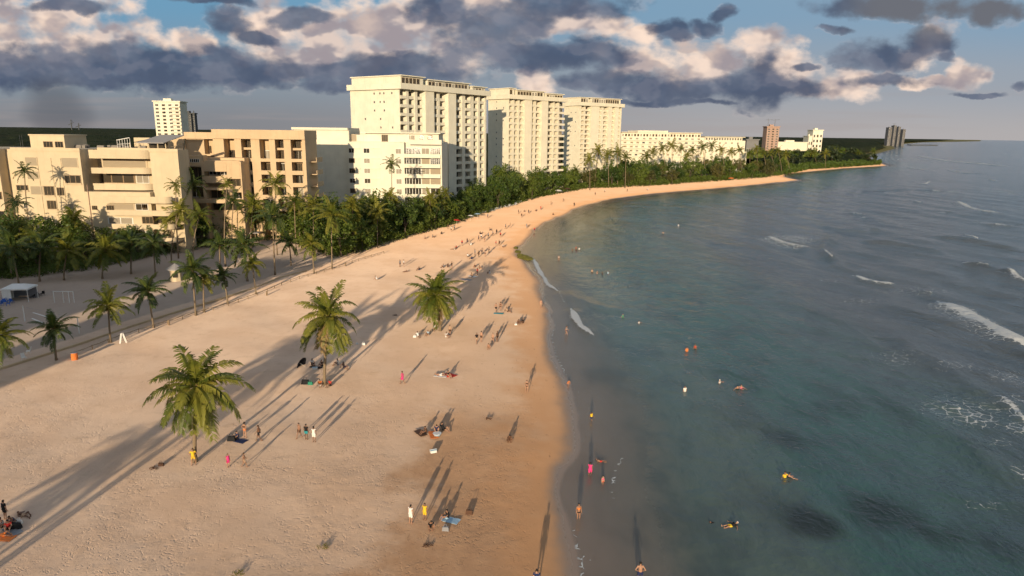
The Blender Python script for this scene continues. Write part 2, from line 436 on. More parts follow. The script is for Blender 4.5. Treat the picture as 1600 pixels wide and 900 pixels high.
NA, NR = 780, 470
az = np.concatenate([np.linspace(-180, -44, 60)[:-1], np.linspace(-44, 44, 640), np.linspace(44, 180, 62)[1:]]); NA = len(az)
r = 6*(60000/6)**(np.linspace(0, 1, NR)); A_, R_ = np.meshgrid(np.radians(az), r)
X = (np.sin(A_)*R_).ravel(); Y = (np.cos(A_)*R_).ravel()
s = sdist(np.stack([X, Y], 1), coast); g = sdist(np.stack([X, Y], 1), garden)
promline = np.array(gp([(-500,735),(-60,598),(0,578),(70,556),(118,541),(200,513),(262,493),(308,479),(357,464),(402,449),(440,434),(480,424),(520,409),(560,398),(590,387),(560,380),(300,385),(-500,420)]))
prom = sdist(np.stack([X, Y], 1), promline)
def vnoise(x, y, seed=0):
    """value noise on a lattice"""
    xi = np.floor(x).astype(np.int64); yi = np.floor(y).astype(np.int64); fx = x-xi; fy = y-yi
    fx = fx*fx*(3-2*fx); fy = fy*fy*(3-2*fy)
    def hsh(a, b):
        n = (a*374761393+b*668265263+seed*974634777) & 0xffffffff; n = ((n ^ (n >> 13))*1274126177) & 0xffffffff
        return ((n ^ (n >> 16)) & 0xffff)/65535.
    return (hsh(xi, yi)*(1-fx)+hsh(xi+1, yi)*fx)*(1-fy)+(hsh(xi, yi+1)*(1-fx)+hsh(xi+1, yi+1)*fx)*fy
jig = (vnoise(X/6.5, Y/11, 61)-.5)*2.2+(vnoise(X/2.2, Y/3.3, 62)-.5)*.7; s = s + jig*np.exp(-(s/7)**2)
Z = hland(s) + np.clip(s/8, 0, 1)*((vnoise(X/9, Y/9, 3)-.5)*.22+(vnoise(X/3.1, Y/3.1, 5)-.5)*.07)*np.clip(1-g/10, 0, 1)
Z += np.clip((s-25)/40, 0, 1)*np.clip((Y-2500)/9000, 0, 1)*np.clip(s/2000, 0, 1)*6*vnoise(X/1500, Y/1500, 8)
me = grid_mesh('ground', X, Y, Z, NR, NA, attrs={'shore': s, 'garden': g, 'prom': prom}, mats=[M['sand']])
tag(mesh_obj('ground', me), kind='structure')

# ------------------------------------------------------------------ sea
breakers = [  # pixels along the crest, foam half width (m), ridge height, seaward smear (m)
    ([(1198,371),(1222,380),(1245,386),(1270,389)], .7, .45, 9, 1.),
    ([(1287,396),(1300,407)], .35, .35, 1, .8), ([(1336,430),(1352,438),(1372,442),(1402,444)], .9, .5, 3, 1.),
    ([(1466,470),(1500,487),(1545,510),(1605,546)], 2.1, .8, 9, 1.),
    ([(1494,315),(1515,325),(1540,331),(1584,334)], 1.2, .6, 7, .95),
    ([(1385,322),(1420,328),(1460,333),(1500,330)], .5, .3, 14, .38),
    ([(1432,244),(1480,252),(1530,256),(1582,261)], 3.2, 1., 10, 1.), ([(1480,266),(1505,270),(1545,272)], 2.5, .6, 10, .75), ([(1428,286),(1445,288),(1453,284)], 1.2, .5, 3, .9),
    ([(1398,243),(1404,244)], 2.2, .6, 3, .9), ([(1544,281),(1556,283)], 1.4, .5, 2, .8), ([(1504,367),(1520,371),(1528,374)], .7, .5, 2, .85),
    ([(1572,424),(1590,436),(1610,442)], .6, .6, 3, .85), ([(1430,315),(1440,317)], .8, .3, 2, .8), ([(1345,340),(1356,341)], .5, .3, 1, .8), ([(1300,303),(1315,304)], .6, .3, 1, .5),
    ([(832,402),(840,418),(846,430),(856,445),(876,457)], .6, .12, 2.5, .95), ([(892,482),(900,497),(908,510),(928,524)], .7, .15, 1.2, 1.),
    ([(905,865),(925,876),(938,886)], .06, .0, 0, .55), ([(896,608),(912,616)], .08, .0, 0, .5)]
breakers += [([(1415,262),(1440,265),(1462,268)], 1.5, .5, 5, .8), ([(1540,350),(1575,354),(1606,356)], .9, .5, 5, .85), ([(1450,298),(1480,300),(1500,299)], 1., .4, 5, .7), ([(1500,412),(1530,416),(1545,420)], .5, .4, 3, .75), ([(1330,333),(1352,337)], .7, .3, 3, .7), ([(1560,620),(1585,640),(1606,662)], .45, .3, 3, .8), ([(1440,455),(1456,460)], .4, .3, 3, .6), ([(1560,240),(1604,243)], 2.5, .6, 8, .7), ([(1380,300),(1398,303)], .7, .3, 3, .6), ([(1484,630),(1500,640)], .3, .2, 2, .6)]
ridges = [([(1280,352),(1310,360),(1345,362),(1380,357)], 0.59), ([(1310,362),(1290,385),(1288,396),(1310,415),(1336,430)], 0.77), ([(1330,375),(1390,380),(1440,388),(1482,397)], 0.68),
    ([(1455,368),(1500,372),(1560,384),(1600,390)], 0.68), ([(1500,412),(1540,418),(1590,432)], 0.59), ([(1370,520),(1420,540),(1500,590),(1560,640)], 0.42),
    ([(1250,560),(1330,590),(1420,640),(1500,690),(1600,760)], 0.31), ([(870,455),(920,475),(980,490)], 0.20), ([(1040,430),(1100,470),(1180,480),(1240,520)], 0.20), ([(1340,300),(1420,296),(1500,300)], 0.68)]
foampatch = [(1520,650,55,22,.42), (1590,668,30,14,.42), (1440,250,70,5,.35), (1560,690,40,16,.3), (1480,640,30,10,.35), (1430,455,80,12,.27), (1500,575,60,14,.3), (1240,372,45,9,.42), (1500,640,90,30,.36), (1400,560,60,20,.28), (1540,790,60,14,.25), (1350,470,60,10,.25), (1300,440,50,8,.2), (1560,350,50,6,.3), (1480,300,60,5,.28), (1580,590,50,20,.36),
    (1040,425,25,8,.1), (1570,300,50,8,.3), (1595,740,18,22,.34), (1590,625,20,12,.35)]
NAW, NRW = 900, 620
az = np.concatenate([np.linspace(-8, 0, 40)[:-1], np.linspace(0, 40, 800), np.linspace(40, 180, 62)[1:]]); NAW = len(az)
r = np.concatenate([30*(1500/30)**np.linspace(0, 1, 520), np.geomspace(1500, 60000, 61)[1:]]); NRW = len(r)
A_, R_ = np.meshgrid(np.radians(az), r); X = (np.sin(A_)*R_).ravel(); Y = (np.cos(A_)*R_).ravel(); RR = R_.ravel(); P = np.stack([X, Y], 1)
s = sdist(P, coast)
wx = X + 6*(vnoise(X/35, Y/60, 11)-.5)*2 + .12*Y
off = np.clip(-s/40, 0, 1); amp = np.clip((-s-8)/60, 0, 1)*np.clip(1.2-RR/900, .25, 1)
jig = (vnoise(X/6.5, Y/11, 61)-.5)*2.2+(vnoise(X/2.2, Y/3.3, 62)-.5)*.7; s = s + jig*np.exp(-(s/7)**2)
Z = amp*(.30*np.sin(wx*2*math.pi/17)*(.3+vnoise(X/40, Y/40, 12)) + .10*np.sin((X+.5*Y)*2*math.pi/9.+4*vnoise(X/20, Y/20, 13)))
Z += np.clip(-s/15, 0, 1)*.05*(vnoise(X/1.7, Y/3.1, 15)-.5)*(RR < 260)
foam = np.zeros(len(X))
near = s > -5
foam = .62*np.exp(-((s+.35)/.32)**2)*np.clip(vnoise(X/4, Y/9, 71)*2.2-.75, 0, 1)*(R_.ravel() < 420)
foam = np.maximum(foam, .5*np.exp(-((s+3.2+2.5*vnoise(X/9, Y/14, 73))/.28)**2)*np.clip(vnoise(X/5, Y/12, 72)*2.6-1.4, 0, 1)*(R_.ravel() < 420))
for pts, hw, rh, smear, st in breakers:
    line = np.array(gp(pts)); c = line.mean(0); rad = np.abs(line-c).max()+25+smear*2
    k = np.where((np.abs(X-c[0]) < rad*1.5) & (np.abs(Y-c[1]) < rad*1.5))[0]
    d, t_, sg = ldist(P[k], line); taper = np.clip(np.minimum(t_, 1-t_)*8, .15, 1)
    wob = .6+.9*vnoise(X[k]/2.2, Y[k]/2.2, 21)
    fo = np.clip(1.5-d/(hw*wob*taper+1e-3), 0, 1)*st
    if smear:
        sea = sg > 0
        fo = np.maximum(fo, np.where(sea & (t_ > .001) & (t_ < .999), np.clip(1-d/smear, 0, 1)**1.3*.72*st*taper, 0))
    foam[k] = np.maximum(foam[k], fo)
    Z[k] += rh*np.exp(-(d/(1.1+hw*.6))**2)*taper
for pts, rh in ridges:
    line = np.array(gp(pts)); c = line.mean(0); rad = np.abs(line-c).max()+20
    k = np.where((np.abs(X-c[0]) < rad*1.3) & (np.abs(Y-c[1]) < rad*1.3))[0]
    d, t_, sg = ldist(P[k], line); Z[k] += rh*np.exp(-(d/2.)**2)*np.clip(np.minimum(t_, 1-t_)*6, 0, 1)
for px, py, rx, ry, st in foampatch:
    x0, y0 = G0(px, py); x1 = G0(px+rx, py)[0]-x0; y1 = (G0(px, py-ry)[1]-G0(px, py+ry)[1])/2
    foam = np.maximum(foam, st*np.exp(-((X-x0-.3*(Y-y0))/x1)**2-((Y-y0)/y1)**2)*1.3)
reef = np.zeros(len(X))
for px, py, rx, ry, st in [(1275,820,48,28,1.),(1380,800,90,40,.7),(1260,640,75,30,.45),(1450,830,90,40,.5),(1340,600,100,30,.3),(1250,690,110,26,.45),(1520,560,90,40,.3),(1560,850,80,50,.3),(1410,520,120,30,.2)]:
    x0, y0 = G0(px, py); x1 = G0(px+rx, py)[0]-x0; y1 = (G0(px, py-ry)[1]-G0(px, py+ry)[1])/2
    reef = np.maximum(reef, st*np.exp(-((X-x0)/x1)**2-((Y-y0)/y1)**2))
def seafn(t):
    co = t.node('ShaderNodeNewGeometry').outputs['Position']
    A = lambda n: t.node('ShaderNodeAttribute', attribute_name=n).outputs['Fac']
    s = t.m('MULTIPLY', A('shore'), -1.); fo = A('foam'); reef = A('reef')
    sx = t.node('ShaderNodeSeparateXYZ'); t.l.new(co, sx.inputs[0])
    n1 = t.noise(co, .035, 4, .6); n2 = t.noise(t.v('MULTIPLY', co, (1., .55, 1.)), .16, 4, .6)
    sw = t.m('ADD', s, t.m('MULTIPLY', t.m('SUBTRACT', n1, .5), 26.)); sw2 = t.m('ADD', s, t.m('MULTIPLY', t.m('SUBTRACT', n2, .5), 5.))
    c = t.mix(t.ss(sw2, 3., 12.), C(.27, .235, .195), C(.10, .14, .12))
    c = t.mix(t.ss(sw, 12., 26.), c, C(.046, .115, .106))
    c = t.mix(t.ss(sw, 26., 62.), c, C(.086, .097, .10))
    c = t.mix(t.ss(n2, .42, .70, 0., .45), c, C(.040, .054, .058))
    rf = t.m('ADD', reef, t.m('MULTIPLY', t.m('SUBTRACT', n2, .5), .8))
    c = t.mix(t.ss(rf, .1, .8, 0., .85), c, C(.010, .016, .016))
    # foam: fine lace over a solid core
    fn = t.noise(co, 1.3, 6, .7); fn2 = t.vor(t.v('ADD', co, t.v('SCALE', t.noise(co, .8, 3, out='Color'), None)), .8, 'DISTANCE_TO_EDGE')
    lace = t.m('SUBTRACT', t.m('ADD', t.m('MULTIPLY', fn, .75), t.ss(fn2, 0., .12, .4, 0.)), .12)
    f = t.ss(t.m('ADD', fo, lace), .86, 1.12)
    hazy = t.ss(fo, .2, .9, 0., .16)
    f = t.m('MAXIMUM', f, hazy)
    # waves: swell crossed by wind ripples; fades with distance
    cd = t.node('ShaderNodeNewGeometry').outputs['Position']
    w1 = t.noise(t.v('MULTIPLY', cd, (1., .75, 1.)), .36, 5, .58, .3)
    w2 = t.noise(t.v('MULTIPLY', cd, (1., .9, 1.)), 1.5, 4, .55, .2)
    w3 = t.noise(t.v('MULTIPLY', cd, (1., .45, 1.)), .085, 3, .5, .6)
    h = t.m('ADD', t.m('ADD', t.m('MULTIPLY', w1, .62), t.m('MULTIPLY', w2, .17)), t.m('MULTIPLY', w3, 1.6))
    h = t.m('MULTIPLY', h, t.ss(s, -1., 30., .10, 1.))
    p = t.node('ShaderNodeBsdfPrincipled')
    t.put(p.inputs['Base Color'], t.mix(f, c, C(.62, .62, .60))); t.put(p.inputs['Roughness'], t.mix(f, C(.13, .13, .13), C(.8, .8, .8)))
    p.inputs['IOR'].default_value = 1.33
    al = t.m('MAXIMUM', t.ss(sw2, 0., 13., .30, 1.), f)
    al = t.m('MULTIPLY', al, t.ss(s, -.05, .5, 0., 1.))
    t.put(p.inputs['Alpha'], al)
    b = t.node('ShaderNodeBump'); t.l.new(h, b.inputs['Height']); b.inputs['Strength'].default_value = 1.; b.inputs['Distance'].default_value = .6
    t.l.new(b.outputs[0], p.inputs['Normal'])
    return p.outputs[0]
M['sea'] = mat('sea_water', seafn)
me = grid_mesh('sea', X, Y, Z, NRW, NAW, keep=(s < 3), attrs={'shore': s, 'foam': foam, 'reef': reef}, mats=[M['sea']])
tag(mesh_obj('sea', me), kind='structure')
M['haze'] = flat('hazed_grey', (.15, .15, .16))  # far grey with the distance haze mixed into the colour
SC.cycles.use_adaptive_sampling = True; SC.cycles.adaptive_threshold = .03; SC.cycles.adaptive_min_samples = 16

# ------------------------------------------------------------------ buildings
def base_z(x, y): return hz(x, y) - .1
def win_mesh(name, pane, frame, mull=1, rail=False):
    """1 x 1 window standing in the xz plane, face towards -y; scaled to size"""
    b = MB(); b.box(.04, .96, .0, .04, .04, .96, 0)
    b.box(0, .04, -.03, .05, 0, 1, 1); b.box(.96, 1, -.03, .05, 0, 1, 1); b.box(.04, .96, -.03, .05, 0, .05, 1); b.box(.04, .96, -.03, .05, .95, 1, 1)
    for i in range(mull):
        x = (i+1)/(mull+1); b.box(x-.015, x+.015, -.02, 0, .05, .95, 1)
    return b.mesh(name, [M[pane], M[frame]])
WIN = {k: win_mesh('window_'+k, p_, f_, m_) for k, p_, f_, m_ in (('dark','glass','wpaint',1), ('dark2','glass','wood',2), ('mull','glass','wpaint',4), ('curtain','curtain','wpaint',1), ('shutter','shutter','cream',0), ('bare','glass','cream',0))}
def window(root, kind, x0, x1, y, z0, z1, rz=0.):
    return mesh_obj('window', WIN[kind], root, loc=(x0, y, z0), rot=(0, 0, rz), scale=(x1-x0, 1, z1-z0))
def pick(*kw):
    return random.choices([k for k, _ in kw], [q for _, q in kw])[0]

class Facade:
    """repeated balconies and windows along one face of a building; only the first hundred of a kind are parts of their own"""
    def __init__(s, root, matkey): s.root = root; s.m = matkey; s.nw = 0; s.nb = 0; s.rest = MB(); s.cache = {}
    def balcony(s, x0, x1, y0, y1, z, h=1.0, slab=.22):
        key = (round(x1-x0, 2), round(y1-y0, 2), h)
        if s.nb >= 98:
            s.rest.box(x0, x1, y0, y1, z-slab, z); s.rest.box(x0, x1, y0, y0+.12, z, z+h); return
        if key not in s.cache:
            b = MB(); L, D = x1-x0, y1-y0
            b.box(0, L, 0, D, -slab, 0); b.box(0, L, 0, .12, 0, h)
            s.cache[key] = b.mesh('balcony', M[s.m])
        mesh_obj('balcony', s.cache[key], s.root, loc=(x0, y0, z)); s.nb += 1
    def win(s, kind, x0, x1, y, z0, z1):
        if s.nw >= 98: s.rest.box(x0+.05, x1-.05, y, y+.05, z0, z1, 1); return
        window(s.root, kind, x0, x1, y, z0, z1); s.nw += 1
    def done(s):
        if s.rest.v:
            o = s.rest.obj('far_balconies_and_windows', [M[s.m], M['glass']], s.root); o['kind'] = 'stuff'

def along(P0, P1, px, py=207):
    """distance along the line P0 -> P1 (plan) at which a pixel column meets it"""
    v = ray(px, py); a = Vector((v.x, v.y)); e = (P1-P0).normalized()
    # P0 + e t = a k
    det = -e.x*a.y + e.y*a.x
    return (P0.x*a.y - P0.y*a.x)/det if abs(det) > 1e-9 else 0

# ---- the three tall apartment towers: a plain end wall and a long face of balcony bays
def tower(name, label, corner, end, bays, pxend, mats, top, nfl, plainw, depthwins, pent, seed):
    random.seed(seed)
    P0 = Vector(corner); P1 = Vector(end); e = (P1-P0).normalized(); L = (P1-P0).length
    yaw = math.atan2(e.y, e.x); gz = base_z(*corner)
    root = empty(name, (P0.x, P0.y, gz), yaw); tag(root, label, 'tower block')
    H = top-gz; fh = H/nfl; rec = 2.1; D = plainw
    # core with piers standing proud of it between the bays
    tb = [(along(P0, P1, a), along(P0, P1, b)) for a, b in bays]
    wl = MB(); wl.box(0, L, rec, D, 0, H)
    cur = 0
    for a, b in tb:
        wl.box(cur, a, -1.3 if a-cur > 2.3 and cur > 0 else 0, rec, 0, H) if a-cur > .05 else None
        cur = b
    if L-cur > .05: wl.box(cur, L, 0, rec, 0, H)
    wl.obj('wall', M[mats], root)
    F_ = Facade(root, mats)
    for k in reversed(range(nfl)):
        z = k*fh
        for bi, (a, b) in enumerate(tb):
            wdt = b-a
            if k > 0: F_.balcony(a, b, .25 if bi % 3 else -.15, rec, z+.02, .85)
            F_.win(pick(('dark', 6), ('dark2', 3), ('curtain', 1.2), ('shutter', .5)), a+.15, a+wdt*.55, rec-.05, z+.12, z+fh-.3)
            if wdt > 2.2: F_.win(pick(('dark', 5), ('dark2', 2), ('curtain', 1.2), ('shutter', .8)), a+wdt*.58, b-.15, rec-.05, z+.12, z+fh-.45)
    F_.done()
    # small bathroom windows on the plain end wall (face x = 0)
    sw = WIN['dark']; n = 0
    for k in range(2, nfl):
        for q in depthwins:
            if random.random() < .62:
                mesh_obj('bathroom_window', sw, root, loc=(-.02, q, k*fh+1.3), rot=(0, 0, R(-90)), scale=(.7, 1, .8)); n += 1
    # overhanging parapet band, flat roof, set-back penthouses with their own roof slabs
    rf = MB(); rf.box(-1.1, L+.6, -1.9, D+.6, H+.004, H+.3); rf.box(-1.1, L+.6, -1.9, -1.65, H+.3, H+2.0); rf.box(-1.1, -.85, -1.65, D+.6, H+.3, H+2.0)
    rf.box(L+.35, L+.6, -1.65, D+.6, H+.3, H+2.0); rf.box(-.85, L+.35, D+.35, D+.6, H+.3, H+2.0)
    rf.obj('roof_parapet', M[mats], root)
    for (a, b, dep, hh) in pent:
        a *= L; b *= L
        pm = MB(); pm.box(a, b, dep, D-.5, H+.3, H+.3+hh)
        po = pm.obj('penthouse', M[mats], root)
        ps = MB(); ps.box(a-.5, b+.5, dep-.9, D-.2, H+.304+hh, H+.304+hh+.35); ps.obj('penthouse_roof', M[mats], po)
        x = a+.5
        while x < b-1.6:
            mesh_obj('window', WIN['dark2' if random.random() < .7 else 'curtain'], po, loc=(x, dep-.04, H+.35), scale=(1.5, 1, hh-.5)); x += 1.9
    rb = MB(); rb.box(L*.35, L*.35+2.2, D*.5, D*.5+2.2, H+.3, H+5.2); rb.box(L*.7, L*.7+1.5, D*.4, D*.4+1.5, H+.3, H+4.6); rb.obj('roof_tank', M['roof'], root)
    return root, P0, P1, H
Z1 = 50.
cA = W(624, 125, 250)[0]
tower('tower_block', 'nearest white apartment tower with blank end wall, rising behind the lower white block', (WX(624,150,250), 250), (WX(760,150,291), 291),
      [(626,636),(639.5,649),(653,661.5),(675,684),(687.5,697),(709,722),(727,735),(740,747),(750,757)], 760, 'white', WZ(624, 139, 250), 15, 25.5, (4, 8, 10, 13, 18), [(.01, .24, -.3, 4.2), (.3, .78, .3, 3.7), (.82, .99, .3, 2.9)], 3)
tower('tower_block', 'middle of the three white apartment towers, between the nearest and the farthest', (WX(795,150,335), 335), (WX(883,150,361), 361),
      [(795.5,800.5),(803.5,809),(811.5,817),(828,834),(837,843.5),(853,864),(866,871),(873,882.5)], 883, 'white2', WZ(795, 154.5, 335), 16, 15, (4, 9), [(.01, .1, .3, 4.5), (.14, .62, .3, 3.9), (.66, .97, .5, 3.2)], 5)
tower('tower_block', 'farthest of the three white towers, beside the long low white building', (WX(907,160,410), 410), (WX(972,160,431), 431),
      [(907.5,912),(913.5,920.5),(933,938),(942,947),(952.5,958),(963,968)], 972, 'white2', WZ(907, 165, 410), 17, 14, (4, 8), [(.01, .2, .4, 4.2), (.26, .97, .3, 4.3)], 8)

# ---- lower white block in front of the nearest tower
random.seed(21)
Y0 = 224.; x0 = WX(545, 260, Y0); x1 = WX(632, 260, Y0); x2 = WX(690.5, 260, Y0); gz = base_z(x0, Y0)
root = tag(empty('apartment_block', (x0, Y0, gz)), 'lower white apartment block with slot windows, in front of the nearest white tower', 'apartment block')
Ht = WZ(600, 222, Y0)-gz; L1 = x1-x0; L2 = x2-x0; fh = 15.75/FPX*Y0*1.02
xl = WX(463, 250, Y0+2)-x0
b = MB(); b.box(0, L1, 0, 20, 0, Ht); b.box(L1, L2, 2.0, 20, 0, Ht); b.box(L2-.45, L2, 0, 2.0, 0, Ht-.9)
b.box(xl, 0, 1.6, 18, 0, WZ(500, 203, Y0+2)-gz)
b.obj('wall', M['white'], root)
F_ = Facade(root, 'white')
for k in range(9):
    zt = WZ(600, 232+15.75*k, Y0)-gz; zb = zt-1.75
    if zb < 0: break
    for a, c, kd in ((538.5, 547.5, 'dark2'), (568.5, 578, 'curtain')):
        xa, xb = WX(a, 250, Y0)-x0, WX(c, 250, Y0)-x0
        if kd == 'dark2': xa += .0
        F_.win(kd if k % 3 else 'dark', xa+(1.4 if xa < 0 else 0), xb+(1.4 if xa < 0 else 0), -.05, zb+.2, zt)
        bb = MB(); bb.box(xb+(1.4 if xa < 0 else 0), xb+3.3, -.28, 0, zt-.12, zt+.06); bb.obj('slot_lintel', M['white'], root)
    F_.win('curtain', WX(618.5, 250, Y0)-x0, WX(627, 250, Y0)-x0, -.05, zb+.1, zt)
    z = zb-.85
    F_.balcony(L1+.01, L2-.46, -.55, 2.0, z, 1.05)
    xw = WX(633, 250, Y0)-x0; xm = WX(657, 250, Y0)-x0; xn = WX(671, 250, Y0)-x0; xq = WX(688, 250, Y0)-x0
    F_.win('mull', L1+.2, xm, 1.95, z+.1, z+fh-.45); F_.win('shutter' if k % 2 else 'curtain', xm+.1, xn-.2, 1.95, z+.1, z+fh-.5)
    F_.win(('mull', 'mull', 'shutter', 'shutter', 'dark')[k % 5], xn, L2-.6, 1.95, z+.1, z+fh-.45)
F_.done()
pb = MB(); pb.box(WX(572,210,Y0+6)-x0, L2-1.5, 5, 19, Ht+.01, Ht+2.75); pb.box(L1+1.5, L2, -.4, .0, Ht-.6, Ht+.9); pb.box(WX(545,210,Y0)-x0, L1+1.2, 4, 4.3, Ht+.01, Ht+2.2)
ph = pb.obj('penthouse', M['white'], root)
pr = MB(); pr.box(WX(565,210,Y0+6)-x0, L2-.8, 3.6, 19.5, Ht+2.76, Ht+3.1); pr.obj('penthouse_roof', M['white'], ph)
for a, c, kd in ((597, 607, 'dark2'), (549, 558, 'shutter'), (630, 640, 'mull'), (642, 648, 'curtain'), (655, 662, 'dark'), (668, 676, 'dark2')):
    mesh_obj('window', WIN[kd], ph, loc=(WX(a,212,Y0+5)-x0, 3.95 if a < 600 else 4.95, Ht+.1), scale=((c-a)/FPX*Y0, 1, 2.2))
rb = MB(); rb.box(xl-.7, -.2, 1.0, 18.4, WZ(500,203,Y0+2)-gz+.01, WZ(500,203,Y0+2)-gz+.75); rb.obj('roof_parapet', M['white'], root)

# ---- peach hotel: deep open bays under a heavy parapet, a lower wing in the shade
random.seed(31)
Y1 = 188.; xC = WX(378, 250, Y1); gz = base_z(xC, Y1); X_ = lambda px, yy=Y1: WX(px, 250, yy)-xC
root = tag(empty('hotel', (xC, Y1, gz)), 'peach coloured hotel with tall open bays between square piers under a heavy parapet', 'hotel')
top = WZ(420, 203, Y1)-gz; zb_ = WZ(420, 217.5, Y1)-gz
rec = 3.2
bays = [(378.5,393.5),(407,422),(431,444.5),(455.5,473)]
wl = MB(); wl.box(X_(335), X_(478), rec, 11, 0, top-.3)
cur = X_(335)
for a, b in [(351.5,368)]+bays:
    wl.box(cur, X_(a), 0, rec, 0, zb_); cur = X_(b)
wl.box(cur, X_(478), 0, rec, 0, zb_)
wl.box(X_(262, Y1), X_(319), .8, 22, 0, WZ(300, 214, Y1)-gz); wl.box(X_(319), X_(335), 3.2, 22, 0, WZ(300, 214, Y1)-gz-.6)
wl.obj('wall', M['peach'], root)
pp = MB(); pp.box(X_(335), X_(478)+.1, -.5, .0, zb_, top); pp.box(X_(335), X_(478)+.1, 0, 11, zb_+.003, zb_+.25); pp.box(X_(478)-.2, X_(478)+.1, 0, 11, zb_+.25, top)
pp.box(X_(291), X_(335)-.01, -.1, .0, WZ(310, 217, Y1)-gz, WZ(310, 206.5, Y1)-gz); pp.box(X_(291), X_(335)-.01, 0., 12., WZ(310, 217, Y1)-gz, WZ(310, 216, Y1)-gz)
pp.prism([(X_(278), .0), (X_(291), -.1), (X_(291), 8), (X_(278), 8)], WZ(300, 240, Y1)-gz, WZ(285, 212, Y1)-gz)
pp.obj('roof_parapet', M['peach'], root)
F_ = Facade(root, 'peach')
zsl = [WZ(420, 253, Y1)-gz, WZ(420, 273, Y1)-gz, WZ(420, 292, Y1)-gz, WZ(420, 311, Y1)-gz, WZ(420, 330, Y1)-gz, WZ(420, 349, Y1)-gz]
for bi, (a, b) in enumerate([(351.5, 368)]+bays):
    xa, xb = X_(a), X_(b)
    for zi, z in enumerate(zsl):
        F_.balcony(xa, xb, -.12 if zi else .0, rec, z+.35, .55 if zi == 0 else .8, .3)
        nxt = 2.6
        F_.win(('dark2', 'dark', 'curtain', 'dark2', 'dark')[(zi+bi) % 5], xa+.15, xa+(xb-xa)*.62, rec-.05, z+.4, z+.4+nxt)
    if bi in (1, 3, 4): F_.win('dark2', xa+.15, xa+(xb-xa)*.6, rec-.05, zsl[0]+3.4, zsl[0]+5.6)
    if bi in (1, 3, 4): F_.balcony(xa, xb, 1.2, rec, zsl[0]+3.35, .4, .2)
F_.balcony(X_(319.2), X_(334.8), -.05, 3.2, WZ(330, 242, Y1)-gz, .2, .3)
F_.win('dark2', X_(321), X_(324), 3.15, WZ(330, 240, Y1)-gz, WZ(330, 228, Y1)-gz)
F_.done()
# side balconies on the sea end
for z in zsl[:5]:
    sb = MB(); sb.box(X_(478)+.02, X_(478)+1.9, 3.5, 9.5, z-.1, z+.1); sb.box(X_(478)+1.75, X_(478)+1.9, 3.5, 9.5, z+.1, z+1.2); sb.obj('balcony', M['peach'], root)
# shaded wing
YW = 182.; X2 = lambda px: WX(px, 280, YW)-xC; Z2 = lambda py, px=330: WZ(px, py, YW)-gz; yo = YW-Y1
wb = MB(); wb.box(X2(262), X2(378), yo+2.6, .79, 0, Z2(247)); wb.box(X2(262), X2(316), yo+.0, yo+2.6, Z2(260, 290), Z2(243, 290)); wb.box(X2(316), X2(320), yo, yo+2.6, 0, Z2(243)); wb.box(X2(376), X2(378), yo, yo+2.6, 0, Z2(252))
wb.box(X2(316)+.7, X2(376), yo+.2, yo+2.6, Z2(254), Z2(251))
wing = wb.obj('side_wing', M['peach'], root)
for (a, b, t_, c) in ((320, 355, 253.5, 268), (355, 376, 253.5, 279), (320, 355, 275, 286), (320, 355, 293, 297), (280, 378, 311, 317), (355, 376, 290, 300)):
    q = MB(); q.box(X2(a)+.02, X2(b)-.02, yo-.6 if b > 376 else yo-.02, yo+.12, Z2(c), Z2(t_)); q.box(X2(a)+.02, X2(b)-.02, yo+.12, yo+2.6, Z2(c), Z2(c)+.25); q.obj('balcony', M['peach'], wing)
for (a, b, t_, c, kd, yy) in ((299, 314, 248.5, 254, 'mull', -.05), (321, 351, 268.5, 274, 'mull', 2.55), (282, 314, 262, 290, 'dark2', 2.55), (356, 375, 281, 292, 'dark2', 2.55), (321, 352, 298, 311, 'dark2', 2.55), (356, 375, 300, 311, 'dark', 2.55), (282, 314, 292, 310, 'dark', 2.55), (322, 370, 318, 330, 'dark2', 2.55)):
    mesh_obj('window', WIN[kd], wing, loc=(X2(a), yo+yy, Z2(c)), scale=((b-a)/FPX*YW, 1, Z2(t_)-Z2(c)))
# roof terrace shelter
rt = MB(); YR = 178.
xr = lambda px, py=215: WX(px, py, YR)-xC; zr = lambda py, px=240: WZ(px, py, YR)-gz; yr = YR-Y1

# ---- cream hotel at the left edge
random.seed(41)
YA = 165.; xA = WX(127, 260, YA); gzA = base_z(xA, YA); XA = lambda px, yy=YA: WX(px, 270, yy)-xA; ZA = lambda py, px=100, yy=YA: WZ(px, py, yy)-gzA
root = tag(empty('hotel', (xA, YA, gzA)), 'cream hotel at the left edge with curved stacked balconies and a square rooftop room', 'hotel')
Ht = ZA(233)
wl = MB()
wl.box(XA(22), 0, 0, 18, 0, Ht); wl.box(XA(5.5), XA(22), 1.6, 18, 0, Ht-.2); wl.box(-75, XA(5.5), -1.2, 18, 0, Ht-.1)
wl.box(0, XA(262, YA+7), 7, 18, 0, Ht); wl.box(XA(237, YA+1.5), XA(280.5, YA+1.5), 1.5, 7, 0, Ht+.1)
wl.obj('wall', M['cream'], root)
cp = MB(); cp.box(XA(22)-.02, .15, -.18, 0, Ht-.5, Ht+.25); cp.box(XA(237, YA+1.5)-.1, XA(280.5, YA+1.5)+.12, 1.3, 1.5, Ht-.4, Ht+.35); cp.box(.16, XA(262, YA+7), 6.8, 7, Ht-.3, Ht+.3); cp.box(-75, XA(5.5)+.1, -1.4, -1.2, Ht-.5, Ht+.2)
cp.obj('roof_coping', M['cream'], root)
